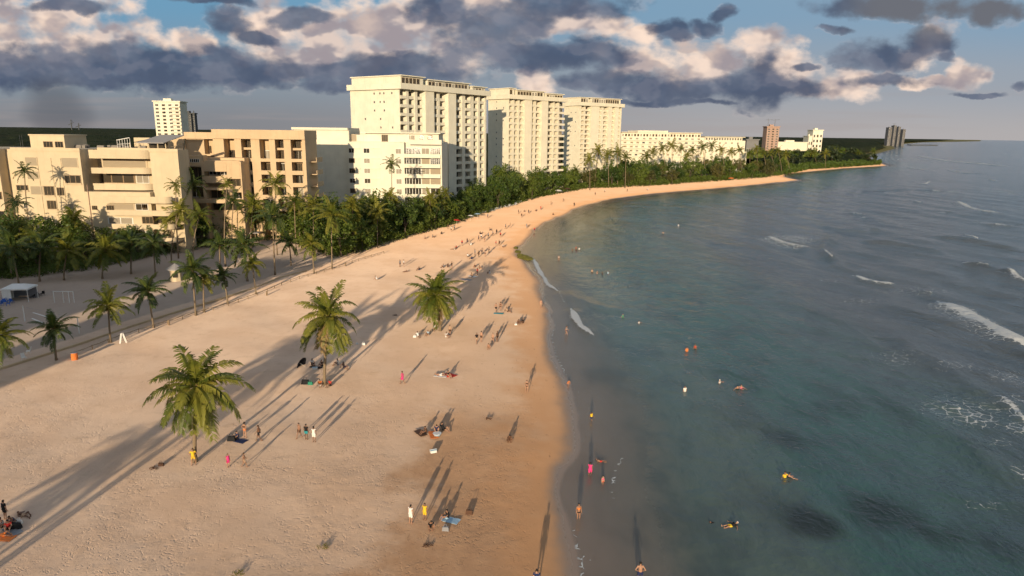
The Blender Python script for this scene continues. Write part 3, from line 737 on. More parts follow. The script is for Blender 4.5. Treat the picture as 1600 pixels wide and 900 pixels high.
for (a, b, t_, c, kd) in ((100,125.5,273.5,286,'dark2'),(65,81.5,291,305.5,'dark2'),(85,98,293,305.5,'dark2'),(67,83,313.5,327,'dark2'),(20.5,41,290,298,'dark2'),(42,61,246,260,'shutter'),(42,61,268,281,'shutter'),(44,64,291,305,'shutter'),(98,124,246,262,'shutter'),(30,36,318,326,'dark'),(100,112,318,334,'shutter')):
    a = max(a, 22.5) if b > 22 else a
    window(root, kd, XA(a), XA(b), -.05, ZA(c), ZA(t_))
    if kd in ('mull', 'dark2'):
        q = MB(); q.box(XA(a)-.1, XA(b)+.1, -.35, -.06, ZA(c)-.25, ZA(c)-.03); q.obj('window_sill', M['cream'], root)
for (t_, c) in ((271, 283), (300, 312), (330, 342)): window(root, 'dark2', XA(-25), XA(4), -1.25, ZA(c), ZA(t_))
for px in (60.5, 82, 97):
    q = MB(); q.box(XA(px), XA(px)+.1, -.12, 0, ZA(345), ZA(247)); q.obj('drainpipe', M['cream'], root)
def curved(x0, x1, yb, yf, rr, n=8):
    """plan of a balcony with a rounded seaward corner"""
    pts = [(x0, yb), (x0, yf)]
    for i in range(n+1):
        a = -math.pi/2+math.pi/2*i/n; pts.append((x1-rr+rr*math.cos(a), yf+rr+rr*math.sin(a)))
    pts.append((x1, yb)); return pts
def bandbal(parent, x0, x1, yb, yf, z0, z1, rr):
    b = MB(); p = curved(x0, x1, yb, yf, rr); b.prism(p, z0, z0+.25)
    inner = [(x, y+.16) if i < 3 else (x-.14, y+.12) for i, (x, y) in enumerate(p)]
    k = len(p)
    for i in range(1, k-2):
        a, c = p[i], p[i+1]; ai, ci = inner[i], inner[i+1]
        b.prism([a, c, ci, ai], z0+.251, z1)
    return b.obj('balcony', M['cream'], parent)
yB = lambda d: YA+d
for (a, b, t_, c, fr) in ((146, 237, 234.5, 248, 2.2), (147, 236.5, 262.5, 271.5, 1.6), (147, 236.5, 287, 297, 1.6)):
    bandbal(root, XA(a, YA+fr+1), XA(b, YA+fr)-.05, 7, fr, ZA(c, 190, YA+fr), ZA(t_, 190, YA+fr), 3.0)
for (a, b, t_, c, fr) in ((156, 261, 307, 317.5, -2.2), (160, 261, 328.5, 337, -2.8), (165, 262, 350, 358, -3.0), (165, 262, 371, 379, -3.0)):
    bandbal(root, XA(a, YA+fr), XA(b, YA+fr), 1.4, fr, ZA(c, 200, YA+fr), ZA(t_, 200, YA+fr), 1.5)
lw = MB(); lw.box(.01, XA(237, YA+1.5)-.01, -.2, 6.9, 0, ZA(300, 190, YA)); lw.obj('lower_storeys', M['cream'], root)
for (a, b, t_, c, yy, kd) in ((155,210,271.5,286,6.9,'dark2'),(160,232,249,262,6.9,'shutter'),(212,232,271.5,286,6.9,'curtain'),(160,205,318,328,-.25,'shutter'),(206,226,318,328,-.25,'dark'),(160,172,321,332,-.3,'dark2'),(216,225,317,325,-.25,'dark2'),(214,232,338,349,-.25,'dark2'),(238,252,337,348,1.45,'dark2'),(160,200,340,350,-.25,'curtain'),(170,230,360,371,-.25,'mull')):
    window(root, kd, XA(a, YA+yy), XA(b, YA+yy), yy, ZA(c, 190, YA+yy), ZA(t_, 190, YA+yy))
q = MB(); q.box(XA(135), XA(135)+.09, -.45, -.2, 0, ZA(288)); q.obj('drainpipe', M['brown'], root)
window(root, 'dark2', XA(138), XA(146.5), -.25, ZA(327), ZA(320.5))
# rooftop room
p0, p1 = XA(54, YA+8), XA(107, YA+8); r_ = MB(); r_.box(p0, p1, 8, 17, Ht+.01, ZA(212, 80, YA+8)); ro_ = r_.obj('rooftop_room', M['cream'], root)
r2 = MB(); r2.box(p0-.2, p1+.2, 7.8, 17.2, ZA(212, 80, YA+8)+.003, ZA(212, 80, YA+8)+.3); r2.obj('roof', M['cream'], ro_)
for a, b in ((74, 88.5), (92, 104.5)): mesh_obj('window', WIN['dark2'], ro_, loc=(XA(a, YA+8), 7.95, Ht+.15), scale=((b-a)/FPX*(YA+8), 1, 1.45))
# clutter, rails and the sloping shelter on the roof
cl = MB()
for i in range(26):
    px = random.uniform(112, 232); u = XA(px, YA+random.uniform(9, 15)); d_ = random.uniform(9, 15); cl.box(u, u+random.uniform(.4, 1.8), d_, d_+random.uniform(.4, 1.2), Ht+.01, Ht+random.uniform(.3, .9))
cl.obj('roof_equipment', M['roof'], root)
sh = MB(); a0 = XA(208, YA+12); a1 = XA(276, YA+12)
h0 = ZA(229, 240, YA+12); hA = ZA(213, 240, YA+12)
sh.box(a0, XA(233, YA+12), 14, 17.5, Ht+.01, hA-.4)
sho = sh.obj('roof_shelter', M['cream'], root)
for px in (207, 221, 236, 250, 262):
    u = XA(px, YA+10); q = MB(); q.box(u, u+.2, 10, 10.2, Ht+.01, hA-1.6); q.obj('post', M['cream'], sho)
sl = MB(); u0, u1 = XA(218, YA+9), XA(277, YA+10)
za, zb2 = ZA(224, 240, YA+9), ZA(211.5, 240, YA+15)
sl.add([(u0, 9, za), (u1-2.3, 9, za), (u1, 15.5, zb2), (u0+3, 15.5, zb2), (u0, 9, za+.18), (u1-2.3, 9, za+.18), (u1, 15.5, zb2+.18), (u0+3, 15.5, zb2+.18)],
       [(0,3,2,1),(4,5,6,7),(0,1,5,4),(1,2,6,5),(2,3,7,6),(3,0,4,7)])
sl.obj('sloping_roof', M['tin'], sho)
gap_shade = MB(); gap_shade.box(u0+1, u1-3, 12.5, 12.7, Ht+.02, za+.5); gap_shade.obj('window', M['glass'], sho)  # dark sheet standing for the shade in the open space under the roof
rl = MB(); zr0 = ZA(213, 200, YA+10)
for i in range(6): u = XA(188+i*4, YA+9); rl.box(u, u+.07, 9, 9.07, Ht, Ht+2.6-.2*(5-i)*.3)
rl.tube([(XA(188, YA+9), 9.03, Ht+2.1), (XA(208, YA+9), 9.03, Ht+2.75)], [.09, .09], 5); rl.tube([(XA(188, YA+9), 9.03, Ht+1.1), (XA(208, YA+9), 9.03, Ht+1.3)], [.05, .05], 5)
rl.obj('railing', M['wpaint'], root)
for px in (38.5, 42): q = MB(); q.tube([(XA(px, YA+12), 12, Ht), (XA(px, YA+12), 12, ZA(211, 40, YA+12))], [.05, .03], 5); q.obj('antenna', M['dark'], root)
# solar collector on its frame
so = MB(); u = XA(268, YA+5); so.add([(u, 4, Ht+.3), (u+3.6, 4.4, Ht+1.4), (u+3.6, 6.2, Ht+1.6), (u, 6, Ht+.6), (u, 4, Ht+.4), (u+3.6, 4.4, Ht+1.5), (u+3.6, 6.2, Ht+1.7), (u, 6, Ht+.7)],
       [(0,3,2,1),(4,5,6,7),(0,1,5,4),(1,2,6,5),(2,3,7,6),(3,0,4,7)]); so.tube([(u+3.5, 5, Ht), (u+3.9, 5.2, Ht+2.3)], [.12, .18], 6); so.obj('solar_collector', M['glass'], root)

# ---- long low white building beyond the towers
random.seed(51)
YJ = 560.; P0 = Vector((WX(970, 230, YJ), YJ)); P1 = Vector((WX(1166, 230, 588), 588.)); e_ = (P1-P0).normalized(); yaw = math.atan2(e_.y, e_.x); gz = base_z(*P0)
root = tag(empty('long_building', (P0.x, P0.y, gz), yaw), 'long low white building with a glazed top storey, beyond the towers and behind tall palms', 'building')
AL = lambda px, py=230: along(P0, P1, px, py)
H1 = WZ(1000, 213.5, YJ)-gz; H2 = WZ(1000, 207, YJ)-gz
b = MB(); b.box(0, AL(1100), 0, 25, 0, H1); b.box(AL(1100), AL(1166), 2, 25, 0, H1-2.3); b.box(AL(1100), AL(1164), -3.5, 2, 0, WZ(1140, 237, 580)-gz); b.obj('wall', M['white2'], root)
b = MB(); b.box(AL(972), AL(1096), 2.5, 23, H1+.01, H2); b.box(AL(997), AL(1044), 2, 22, H2+.01, H2+1.7); b.box(AL(1104), AL(1162), 3, 24, H1-2.29, H1+.3); ts = b.obj('top_storey', M['white2'], root)
b = MB(); b.box(AL(971), AL(1097), .5, 24, H2+.003, H2+.45) if False else b.box(AL(971), AL(996), .5, 24, H2+.003, H2+.45); b.obj('roof', M['white2'], ts); b = MB(); b.box(AL(1045), AL(1097), .5, 24, H2+.003, H2+.45); b.obj('roof', M['white2'], ts); b = MB(); b.box(AL(1102), AL(1165), 1.5, 25, H1+.31, H1+.8); b.obj('roof', M['white2'], ts)
for i in range(26):
    a = 973+i*4.75
    if a < 1094: mesh_obj('window', WIN['dark2' if i % 3 else 'curtain'], ts, loc=(AL(a), 2.45, H1+.2), scale=(1.6, 1, 1.9))
for i in range(14): a = 1105+i*4.1; mesh_obj('window', WIN['dark'], ts, loc=(AL(a), 2.95, H1-2.0), scale=(1.4, 1, 1.8))
for k in range(5):
    z = H1-3.2*(k+1)+.3
    q = MB(); q.box(0, AL(1100), -1.1, 0, z-.2, z+.0); q.box(0, AL(1100), -1.2, -1.1, z-.2, z+.8); q.obj('balcony', M['white2'], root)
    for i in range(13):
        a = 974+i*9.6+random.uniform(-1, 1); mesh_obj('window', WIN[pick(('dark', 3), ('curtain', 3), ('shutter', 3))], root, loc=(AL(a), -.05, z+.1), scale=(2.4, 1, 2.0))
    if k < 3:
        for i in range(6):
            a = 1106+i*9.4; mesh_obj('window', WIN[pick(('shutter', 3), ('curtain', 3))], root, loc=(AL(a), 1.95 if k < 1 else -3.55, z-2.2 if k < 1 else z-5), scale=(1.8, 1, 1.4))

# ---- far towers and blocks
def fartower(name, label, pxl, pxr, pyt, Yd, mk, nf, nw, depth, yaw=0., crane=False, sec=None):
    xl, xr_ = WX(pxl, pyt, Yd), WX(pxr, pyt, Yd); gz = base_z((xl+xr_)/2, Yd); H = WZ((pxl+pxr)/2, pyt, Yd)-gz
    root = tag(empty(name, (xl, Yd, gz), yaw), label, 'tower block' if H > 25 else 'building')
    b = MB(); Wd = xr_-xl; b.box(0, Wd, 0, depth, 0, H-1.2); b.obj('wall', M[mk], root)
    b = MB(); b.box(-.8, Wd+.8, -.8, depth+.8, H-1.19, H-.2); b.box(Wd*.3, Wd*.6, depth*.3, depth*.6, H-.19, H+2.); b.obj('roof', M[mk], root)
    fh = H/nf; n = 0
    for k in reversed(range(1, nf)):
        if sec and k*fh < H*.2: continue
        for i in range(nw):
            if n >= 90: continue
            u = Wd*(i+.25)/nw; mesh_obj('window', WIN['bare' if i % 2 else 'dark'], root, loc=(u, -.05, k*fh-fh*.55), scale=(Wd/nw*.5, 1, fh*.55)); n += 1
        if sec:
            q = MB(); q.box(Wd*sec, Wd, -1.4, 0, k*fh-fh*.8, k*fh-fh*.7); q.box(Wd*sec, Wd, -1.5, -1.4, k*fh-fh*.8, k*fh-fh*.45); q.obj('balcony', M[mk], root)
    if crane:
        for u in (Wd*.2, Wd*.75):
            q = MB(); q.tube([(u, depth/2, H-.5), (u, depth/2, H+9)], [.3, .2], 5); q.tube([(u-3, depth/2, H+7.6), (u+6, depth/2, H+8.2)], [.2, .15], 4); q.obj('crane', M['haze'], root)
    return root
fartower('tower_block', 'lone yellowish tower with balconies up its right side, rising far behind the cream hotel', 239, 279, 157, 640, 'white', 17, 4, 16, R(4), sec=.62)
fartower('tower_block', 'dark grey unfinished tower just right of the lone yellowish tower', 285, 298, 176, 760, 'dark', 14, 3, 14)
fartower('chimney_tower', 'very thin dark tower right of the dark unfinished one', 300.5, 303.5, 176, 760, 'dark', 12, 1, 3)
fartower('tower_block', 'slim brownish pink tower on the wooded headland', 1199, 1218.5, 197, 900, 'brown', 14, 3, 14, 0, True)
fartower('building', 'stepped white block right of the brownish pink tower on the headland', 1271, 1286.5, 202.5, 960, 'white', 6, 3, 18)
fartower('building', 'low step of white building leaning against the stepped white block', 1264, 1270.6, 212, 960, 'white', 4, 2, 18)
fartower('building', 'long low pale building under the stepped white block on the headland', 1216, 1262, 221.5, 950, 'white2', 2, 9, 18)
fartower('building', 'small grey building left of the brownish pink tower', 1167, 1186, 217, 700, 'grey', 3, 5, 14)
for i, (a, b, t_, lab) in enumerate(((1389,1394.5,199,'leftmost hazy grey tower of the far cluster on the cape'), (1397.5,1401.5,196,'tallest hazy grey tower in the middle of the far cluster on the cape'), (1404.5,1408,198,'third hazy grey tower of the far cluster on the cape'), (1411.5,1415.5,202,'rightmost and lowest hazy grey tower of the far cluster on the cape'))):
    fartower('tower_block', lab, a, b, t_, 2900+i*30, 'haze', 18, 2, 22, 0, i in (1,))
# far harbour cranes on the left horizon
for px, hgt, lab in ((112, 12, 'taller harbour crane on the left horizon, thin lattice arm raised'), (123, 7, 'shorter harbour crane on the left horizon')):
    x = WX(px, 199, 4200); root = tag(empty('harbour_crane', (x, 4200, 0)), lab, 'crane')
    z1 = 31+4200*hgt/FPX; q = MB(); q.tube([(0, 0, 0), (0, 0, z1)], [4, 2], 5); q.obj('mast', M['dark'], root)
    q = MB(); q.tube([(-18, 0, z1*.6), (14, 0, z1*.78)], [2, 1.4], 4); q.tube([(14, 0, z1*.78), (0, 0, z1)], [.8, .8], 4); q.obj('arm', M['dark'], root)
# breakwater past the cape
q = MB(); xa, xb = WX(1425, 221, 3300), WX(1466, 221, 3300); q.box(xa, xb, 0, 40, -2, 4); q.obj('breakwater', M['dark'], None, loc=(0, 3300, 0)); bpy.data.objects['breakwater']['label'] = 'long low dark breakwater running out from the far cape'; bpy.data.objects['breakwater']['category'] = 'breakwater'

# ---- buildings behind the photographer's left shoulder: they throw the shade over the promenade
def behind(name, label, u0, u1, Yb, H, d):
    x = u0 + Yb*math.tan(SUN_AZ); root = tag(empty(name, (x, Yb, hz(x, Yb)-.1)), label, 'hotel')
    b = MB(); b.box(0, u1-u0, -d, 0, 0, H); b.obj('wall', M['cream'], root)
    for k in range(int(H/3.3)):
        q = MB(); q.box(0, u1-u0, 0, 1.4, k*3.3+.3, k*3.3+.5); q.box(0, u1-u0, 1.3, 1.4, k*3.3+.5, k*3.3+1.4); q.obj('balcony', M['cream'], root)
        for i in range(int((u1-u0)/4)): mesh_obj('window', WIN['dark'], root, loc=(i*4+3, .04, k*3.3+.6), rot=(0, 0, math.pi), scale=(2.4, 1, 2.1))
uu = lambda px, py: (lambda g_: g_[0]-g_[1]*math.tan(SUN_AZ))(G0(px, py, 1.))
behind('hotel', 'cream hotel beside the promenade, behind the viewpoint', uu(30, 548)-1.5, uu(0, 606)-1.3, -30, 29.0, 16)
behind('hotel', 'second cream hotel farther from the sea, behind the viewpoint', uu(30, 548)-60, uu(30, 548)-8, -42, 33.5, 16)

# ------------------------------------------------------------------ palms
def frond_mesh(name, elev, droop, L, mk, pairs=26, wl=.95, seed=0, wid=.15):
    rn = random.Random(seed); n = 14
    pts = [Vector((0, 0, 0))]; ang = elev; sway = rn.uniform(-.25, .25)
    tang = []
    for i in range(n):
        t = (i+1)/n; a = elev - droop*t**1.25; d = Vector((math.cos(a), sway*t*t*.5, math.sin(a))).normalized()
        tang.append(d); pts.append(pts[-1]+d*(L/n))
    b = MB(); b.tube(pts, [.05*(1-.85*i/n)+.008 for i in range(n+1)], 4, 1, caps=False)
    for k in range(pairs):
        t = .13+.87*(k/(pairs-1)); f_ = t*n; i = min(int(f_), n-1); p = pts[i].lerp(pts[i+1], f_-i); tg = tang[i]
        sd = tg.cross(Vector((0, 0, 1)));
        sd = sd.normalized() if sd.length > .05 else Vector((0, 1, 0))
        up = sd.cross(tg)
        ll = wl*(math.sin(math.pi*(.10+.83*t))**.55)*rn.uniform(.85, 1.1); fw = .25+.75*t
        for s_ in (-1, 1):
            if rn.random() < .10: continue
            hang = rn.uniform(.25, .75)+.35*(1-t)
            d1 = (sd*s_+tg*fw*.8+up*.28).normalized(); d2 = (sd*s_*.75+tg*fw*.8+Vector((0, 0, -hang))).normalized()
            m_ = p+d1*ll*.45; e_ = m_+d2*ll*.62; wd = tg*wid*.5
            b.add([p-wd*.6, p+wd*.6, m_+wd, m_-wd, e_+wd*.25, e_-wd*.25], [(0, 1, 2, 3), (3, 2, 4, 5)], 0)
    return b.mesh(name, [M[mk], M['dead' if mk == 'dead' else 'frond']])
CLS = {'up': (R(74), R(42)), 'high': (R(52), R(72)), 'mid': (R(26), R(70)), 'low': (R(2), R(58)), 'hang': (R(-34), R(42)), 'drop': (R(-62), R(25))}
POOL = {}
for mk in ('frond', 'frond2', 'dead'):
    for k, (e0, dr) in CLS.items():
        if mk == 'dead' and k != 'drop': continue
        POOL[mk, k] = [frond_mesh('frond', e0*random.uniform(.9, 1.1), dr*random.uniform(.85, 1.2), 4.2*random.uniform(.92, 1.06), mk, 30, 1.0, i*7+len(k), .155) for i in range(2)]
def crown_spec(n, rn):
    sp = []
    for i in range(n):
        q = i/n; k = 'up' if q < .14 else 'high' if q < .36 else 'mid' if q < .64 else 'low' if q < .84 else 'hang'
        sp.append((k, i*2.399963+rn.uniform(-.45, .45)))
    return sp
def merged_crown(name, mk, n, seed):
    rn = random.Random(seed); b = MB()
    for k, az_ in crown_spec(n, rn):
        e0, dr = CLS[k]; me = frond_mesh('tmp', e0*rn.uniform(.85, 1.15), dr*rn.uniform(.8, 1.2), 4.*rn.uniform(.85, 1.1), mk, 15, .95, rn.randrange(999), .24)
        c_, s_ = math.cos(az_), math.sin(az_)
        b.add([(v.co.x*c_-v.co.y*s_, v.co.x*s_+v.co.y*c_, v.co.z) for v in me.vertices], [tuple(p.vertices) for p in me.polygons]); bpy.data.meshes.remove(me)
    b.ell((0, 0, -.1), (.22, .22, .3), 6, 4, 1)
    return b.mesh('crown', [M[mk], M['dead']])
CROWNS = {mk: [merged_crown('crown', mk, 17, 40+i) for i in range(4)] for mk in ('frond', 'frond2')}
def trunk_pts(lean, h, bend=.0, n=9):
    """from the foot to the crown: leans by (lx, ly), curving upwards"""
    return [Vector((lean[0]*(t**(1.4+bend)), lean[1]*(t**(1.4+bend)), h*t)) for t in [i/n for i in range(n+1)]]
def palm(foot, h, lean=(0, 0), label='', group=None, mk='frond', detail=2, scale=1., nf=20, rz=None, r0=.19, extra=(), name='coconut_palm', seed=None, bend=0.):
    rn = random.Random(seed if seed is not None else hash((round(foot[0]), round(foot[1]))))
    root = empty(name, foot); tag(root, label, 'palm tree', group)
    pts = trunk_pts(lean, h, bend); n = len(pts)
    b = MB(); pts[0].z -= .25
    b.tube(pts, [r0*(1.55 if i == 0 else 1.05-.45*i/n) for i in range(n)], 8 if detail == 2 else 6)
    b.obj('trunk', M['bark'], root, smooth=True); top = pts[-1]
    if detail == 2:
        hb = MB(); hb.ell((top.x, top.y, top.z), (.26, .26, .42), 8, 6)
        for i in range(6): a = i*1.05; hb.ell((top.x+.28*math.cos(a), top.y+.28*math.sin(a), top.z-.35), (.14, .14, .17), 6, 4)
        hb.obj('crown_heart', M['dead'], root, smooth=True)
        for k, az_ in crown_spec(nf, rn)+list(extra):
            m2 = mk
            if k == 'dead': m2, k = 'dead', 'drop'
            mesh_obj('frond', rn.choice(POOL[m2, k]), root, loc=(top.x, top.y, top.z+.1), rot=(rn.uniform(-.12, .12), rn.uniform(-.1, .1), az_), scale=(scale*rn.uniform(.78, 1.14), scale*rn.uniform(.8, 1.1), scale*rn.uniform(.8, 1.15)))
    else:
        o = mesh_obj('crown', rn.choice(CROWNS[mk]), root, loc=top, rot=(rn.uniform(-.15, .15), rn.uniform(-.15, .15), rn.uniform(0, 6.28) if rz is None else rz), scale=(scale*rn.uniform(.92, 1.08),)*3)
    return root
def palm_px(bx_, by, cx, cy, label, **kw):
    """foot seen at (bx, by) and crown centre at (cx, cy) of the photograph"""
    x, y, z = G(bx_, by); dl = kw.pop('dl', 0.); xt, zt = W(cx, cy, y+dl)
    return palm((x, y, z), zt-z, (xt-x, dl), label, **kw)
def palm_at(Yd, cx, cy, bx_, label, **kw):
    """crown centre at (cx, cy), distance known, foot hidden below pixel column bx"""
    xt, zt = W(cx, cy, Yd); xb = WX(bx_, cy+60, Yd); z = hz(xb, Yd)
    return palm((xb, Yd, z), zt-z, (xt-xb, 0), label, **kw)
camaz = -math.pi/2   # fronds that point at the viewer
palm_px(305, 722, 307, 606, 'large coconut palm on the open sand nearest the viewer, person in yellow at its foot', nf=27, scale=1.06, seed=5, extra=[('drop', camaz+.1), ('hang', camaz-.6), ('hang', camaz+.7), ('low', camaz-1.2), ('low', camaz+1.3)])
palm_px(507, 601, 513, 497, 'tall coconut palm amid the sand, a brown dead frond hanging down its trunk', nf=24, scale=1.08, seed=8, extra=[('drop', camaz+.2), ('hang', camaz-.9), ('hang', camaz+.9), ('dead', camaz-.5), ('dead', camaz-1.), ('hang', camaz-1.6)])
palm_px(688, 517, 680, 462, 'bushy coconut palm with full low crown on the open sand, third from the viewer', nf=32, scale=1.1, seed=11, extra=[('drop', camaz+.5), ('drop', camaz-.6), ('hang', camaz), ('hang', camaz-1), ('hang', camaz+1), ('hang', camaz+2.2), ('hang', camaz-2.2), ('dead', camaz+.9)])
fence_palms = [
 (88,563,84,516,'small dark palm left of the orange bin, low fence beside it',.62,'frond2'), (173,535,169,480,'bright green palm at the low fence, just left of the white leaning board',.72,'frond'),
 (240,512,231,457,'palm with drooping dark fronds at the low fence, first right of the leaning board',.75,'frond2'), (306,493,301,424,'taller of the twin palms growing together at the low fence',.85,'frond2'),
 (319,488,318,438,'shorter of the twin palms growing together at the low fence',.6,'frond'), (356,474,349,432,'slender small palm at the fence, next right of the twin palms',.6,'frond2'),
 (400,460,394,414,'small palm with narrow crown at the fence, fourth from the viewer along the rail',.62,'frond'), (491,428,486,382,'small yellow green palm standing out in sunlight at the sand edge',.75,'frond'),
 (519,420,518,338,'tall palm with a hanging dry frond right of the small yellow green palm',1.0,'frond'), (-8,600,-2,527,'bright palm cut off by the left edge of the photograph, beside the shaded promenade',.75,'frond')]
for a, b_, c, d, lab, sc, mk in fence_palms:
    palm_px(a, b_, c, d, lab, scale=sc*1.12, mk=mk, nf=21, r0=.15, group='palms along the low beach fence', extra=[('dead', 1.)] if 'dry frond' in lab else ())
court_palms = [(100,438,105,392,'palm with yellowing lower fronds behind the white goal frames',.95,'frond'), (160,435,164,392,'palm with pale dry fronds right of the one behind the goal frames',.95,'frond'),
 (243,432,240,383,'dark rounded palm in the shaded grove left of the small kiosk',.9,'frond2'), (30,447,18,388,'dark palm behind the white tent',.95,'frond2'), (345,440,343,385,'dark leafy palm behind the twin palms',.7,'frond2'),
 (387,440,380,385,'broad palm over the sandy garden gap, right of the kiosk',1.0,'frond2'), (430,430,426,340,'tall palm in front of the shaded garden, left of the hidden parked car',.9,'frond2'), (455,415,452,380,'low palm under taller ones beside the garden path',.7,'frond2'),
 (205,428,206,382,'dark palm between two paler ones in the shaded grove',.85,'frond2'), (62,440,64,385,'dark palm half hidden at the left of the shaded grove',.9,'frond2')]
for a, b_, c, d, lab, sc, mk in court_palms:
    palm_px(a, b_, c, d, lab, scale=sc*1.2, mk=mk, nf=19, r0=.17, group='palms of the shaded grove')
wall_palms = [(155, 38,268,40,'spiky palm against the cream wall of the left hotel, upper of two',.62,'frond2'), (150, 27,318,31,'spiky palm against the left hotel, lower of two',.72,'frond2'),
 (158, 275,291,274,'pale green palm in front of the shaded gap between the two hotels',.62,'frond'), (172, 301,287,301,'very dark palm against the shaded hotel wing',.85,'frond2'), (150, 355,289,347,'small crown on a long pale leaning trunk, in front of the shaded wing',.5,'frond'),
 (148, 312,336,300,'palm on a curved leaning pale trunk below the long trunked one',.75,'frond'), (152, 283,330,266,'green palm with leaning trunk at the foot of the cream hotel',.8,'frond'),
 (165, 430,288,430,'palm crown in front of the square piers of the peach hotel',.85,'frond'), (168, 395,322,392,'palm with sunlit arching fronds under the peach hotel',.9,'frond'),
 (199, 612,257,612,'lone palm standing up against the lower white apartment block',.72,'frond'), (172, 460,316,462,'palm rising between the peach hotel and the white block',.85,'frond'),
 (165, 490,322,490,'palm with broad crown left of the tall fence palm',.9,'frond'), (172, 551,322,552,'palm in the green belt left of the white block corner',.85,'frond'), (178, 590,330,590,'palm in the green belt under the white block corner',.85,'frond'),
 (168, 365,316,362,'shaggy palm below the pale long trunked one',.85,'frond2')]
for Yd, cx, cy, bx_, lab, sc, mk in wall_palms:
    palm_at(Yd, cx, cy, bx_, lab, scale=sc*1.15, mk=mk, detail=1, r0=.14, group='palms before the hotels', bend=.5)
far_palms = [(934,236,395),(950,242,400),(965,238,405),(978,246,400),(1020,238,470),(1035,232,480),(1050,228,480),(1065,233,490),(1082,236,480),(1098,230,490),(1112,228,500),(1127,234,500),(1142,238,500),(1155,235,510),(1010,245,460),(1075,244,480),
 (921,250,380),(1172,240,560),(1182,234,570),(1193,238,560),(1205,240,570),(1216,236,580),(1228,242,600),(1342,238,900),(1306,236,800),(1365,236,900),(1270,238,700),(1290,240,700)]
for i, (cx, cy, Yd) in enumerate(far_palms):
    lab = 'tall palm with small crown standing before the long low white building' if 1005 < cx < 1170 else 'tall palm with small crown beside the farthest white tower' if cx < 1000 else 'tall palm over the trees of the wooded headland'
    palm_at(Yd, cx, cy, cx+random.uniform(-6, 6), lab, scale=1.35 if Yd < 600 else 1.5, mk='frond', detail=1, r0=.2, group=lab.replace('tall palm', 'tall palms').replace('small crown', 'small crowns'))
# two palms left of the frame whose crowns throw the long shadows over the sand
for px, py, hh, sc in ((415, 578, 11.5, 1.1), (375, 612, 10.5, 1.), (470, 548, 12.5, 1.1), (70, 790, 9., .9)):
    gx, gy = G0(px, py, 1.); k = (hh-1)/math.tan(SUN_EL); x, y = gx-math.sin(SUN_AZ)*k, gy-math.cos(SUN_AZ)*k
    palm((x, y, hz(x, y)), hh, (random.uniform(-.6, .6), 0), 'tall coconut palm on the sand just beside the viewpoint', scale=sc, nf=20, group='palms on the sand beside the viewpoint')

# ------------------------------------------------------------------ broadleaf trees
def tree_crown(mk, seed, nc=34, lpc=46, ls=.42, rx=2.6, rz=2.4, hh=0.):
    rn = random.Random(seed); b = MB()
    cl = []
    for i in range(nc):
        a = rn.uniform(0, 6.283); u = rn.uniform(-.75, 1); q = math.sqrt(max(0, 1-u*u)); rr = rn.uniform(.45, 1.0)
        cl.append((Vector((math.cos(a)*q*rr*rx, math.sin(a)*q*rr*rx, u*rr*rz)), rn.uniform(.45, .95)))
    for c, cr in cl:
        for k in range(lpc):
            d = Vector((rn.gauss(0, 1), rn.gauss(0, 1), rn.gauss(0, 1))).normalized(); p = c+d*cr*rn.uniform(.55, 1.08)
            nrm = (d+Vector((rn.gauss(0, .5), rn.gauss(0, .5), rn.gauss(0, .5)+.3))).normalized()
            t = nrm.cross(Vector((rn.random(), rn.random(), rn.random()))).normalized(); u = nrm.cross(t); s_ = ls*rn.uniform(.6, 1.15)*.5
            b.add([p-t*s_, p-u*s_*.6, p+t*s_, p+u*s_*.6], [(0, 1, 2, 3)])
    return b.mesh('crown', M[mk])
TCR = {mk: [tree_crown(mk, 100+i+j*10, rx=random.uniform(2.1, 2.9), rz=random.uniform(1.9, 3.0)) for i in range(4)] for j, mk in enumerate(('leafA', 'leafB', 'leafC'))}
TCF = [tree_crown('leafD', 300+i, 20, 34, .85, 2.8, 2.6) for i in range(3)] + [tree_crown('leafB', 310+i, 20, 34, .85, 2.8, 2.6) for i in range(2)]
def tree_trunk(seed, h=1.):
    rn = random.Random(seed); b = MB(); b.tube([(0, 0, -.3), (.05, .03, h*.5), (rn.uniform(-.2, .2), .1, h)], [.2, .14, .1], 6)
    for i in range(5):
        a = i*1.3+rn.random(); b.tube([(0, 0, h*.55), (math.cos(a)*.7, math.sin(a)*.7, h*.9), (math.cos(a)*1.4, math.sin(a)*1.4, h*1.25)], [.09, .06, .025], 5)
    return b.mesh('trunk', M['bark2'], True)
TTR = [tree_trunk(i, 3.2) for i in range(3)]
def tree(x, y, H, sc, mk, label, group, far=False, name='broadleaf_tree', wide=1.):
    rn = random.Random(int(x*37+y*91)); z = hz(x, y); root = tag(empty(name, (x, y, z)), label, 'tree' if 'shrub' not in name else 'shrub', group)
    cz = H-2.3*sc
    mesh_obj('trunk', rn.choice(TTR), root, rot=(0, 0, rn.uniform(0, 6)), scale=(sc, sc, max(.3, cz/3.2)))
    mesh_obj('crown', rn.choice(TCF if far else TCR[mk]), root, loc=(0, 0, cz), rot=(rn.uniform(-.2, .2), rn.uniform(-.2, .2), rn.uniform(0, 6.28)), scale=(sc*wide, sc*wide, sc))
    return root
rt_ = random.Random(99)
placed = []
def try_place(x, y, dmin):
    for a, b_ in placed[-400:]:
        if (a-x)**2+(b_-y)**2 < dmin*dmin: return False
    placed.append((x, y)); return True
def edge_y(px):
    q = sorted(gardenpx); return float(np.interp(px, [a for a, _ in q], [b_ for _, b_ in q]))
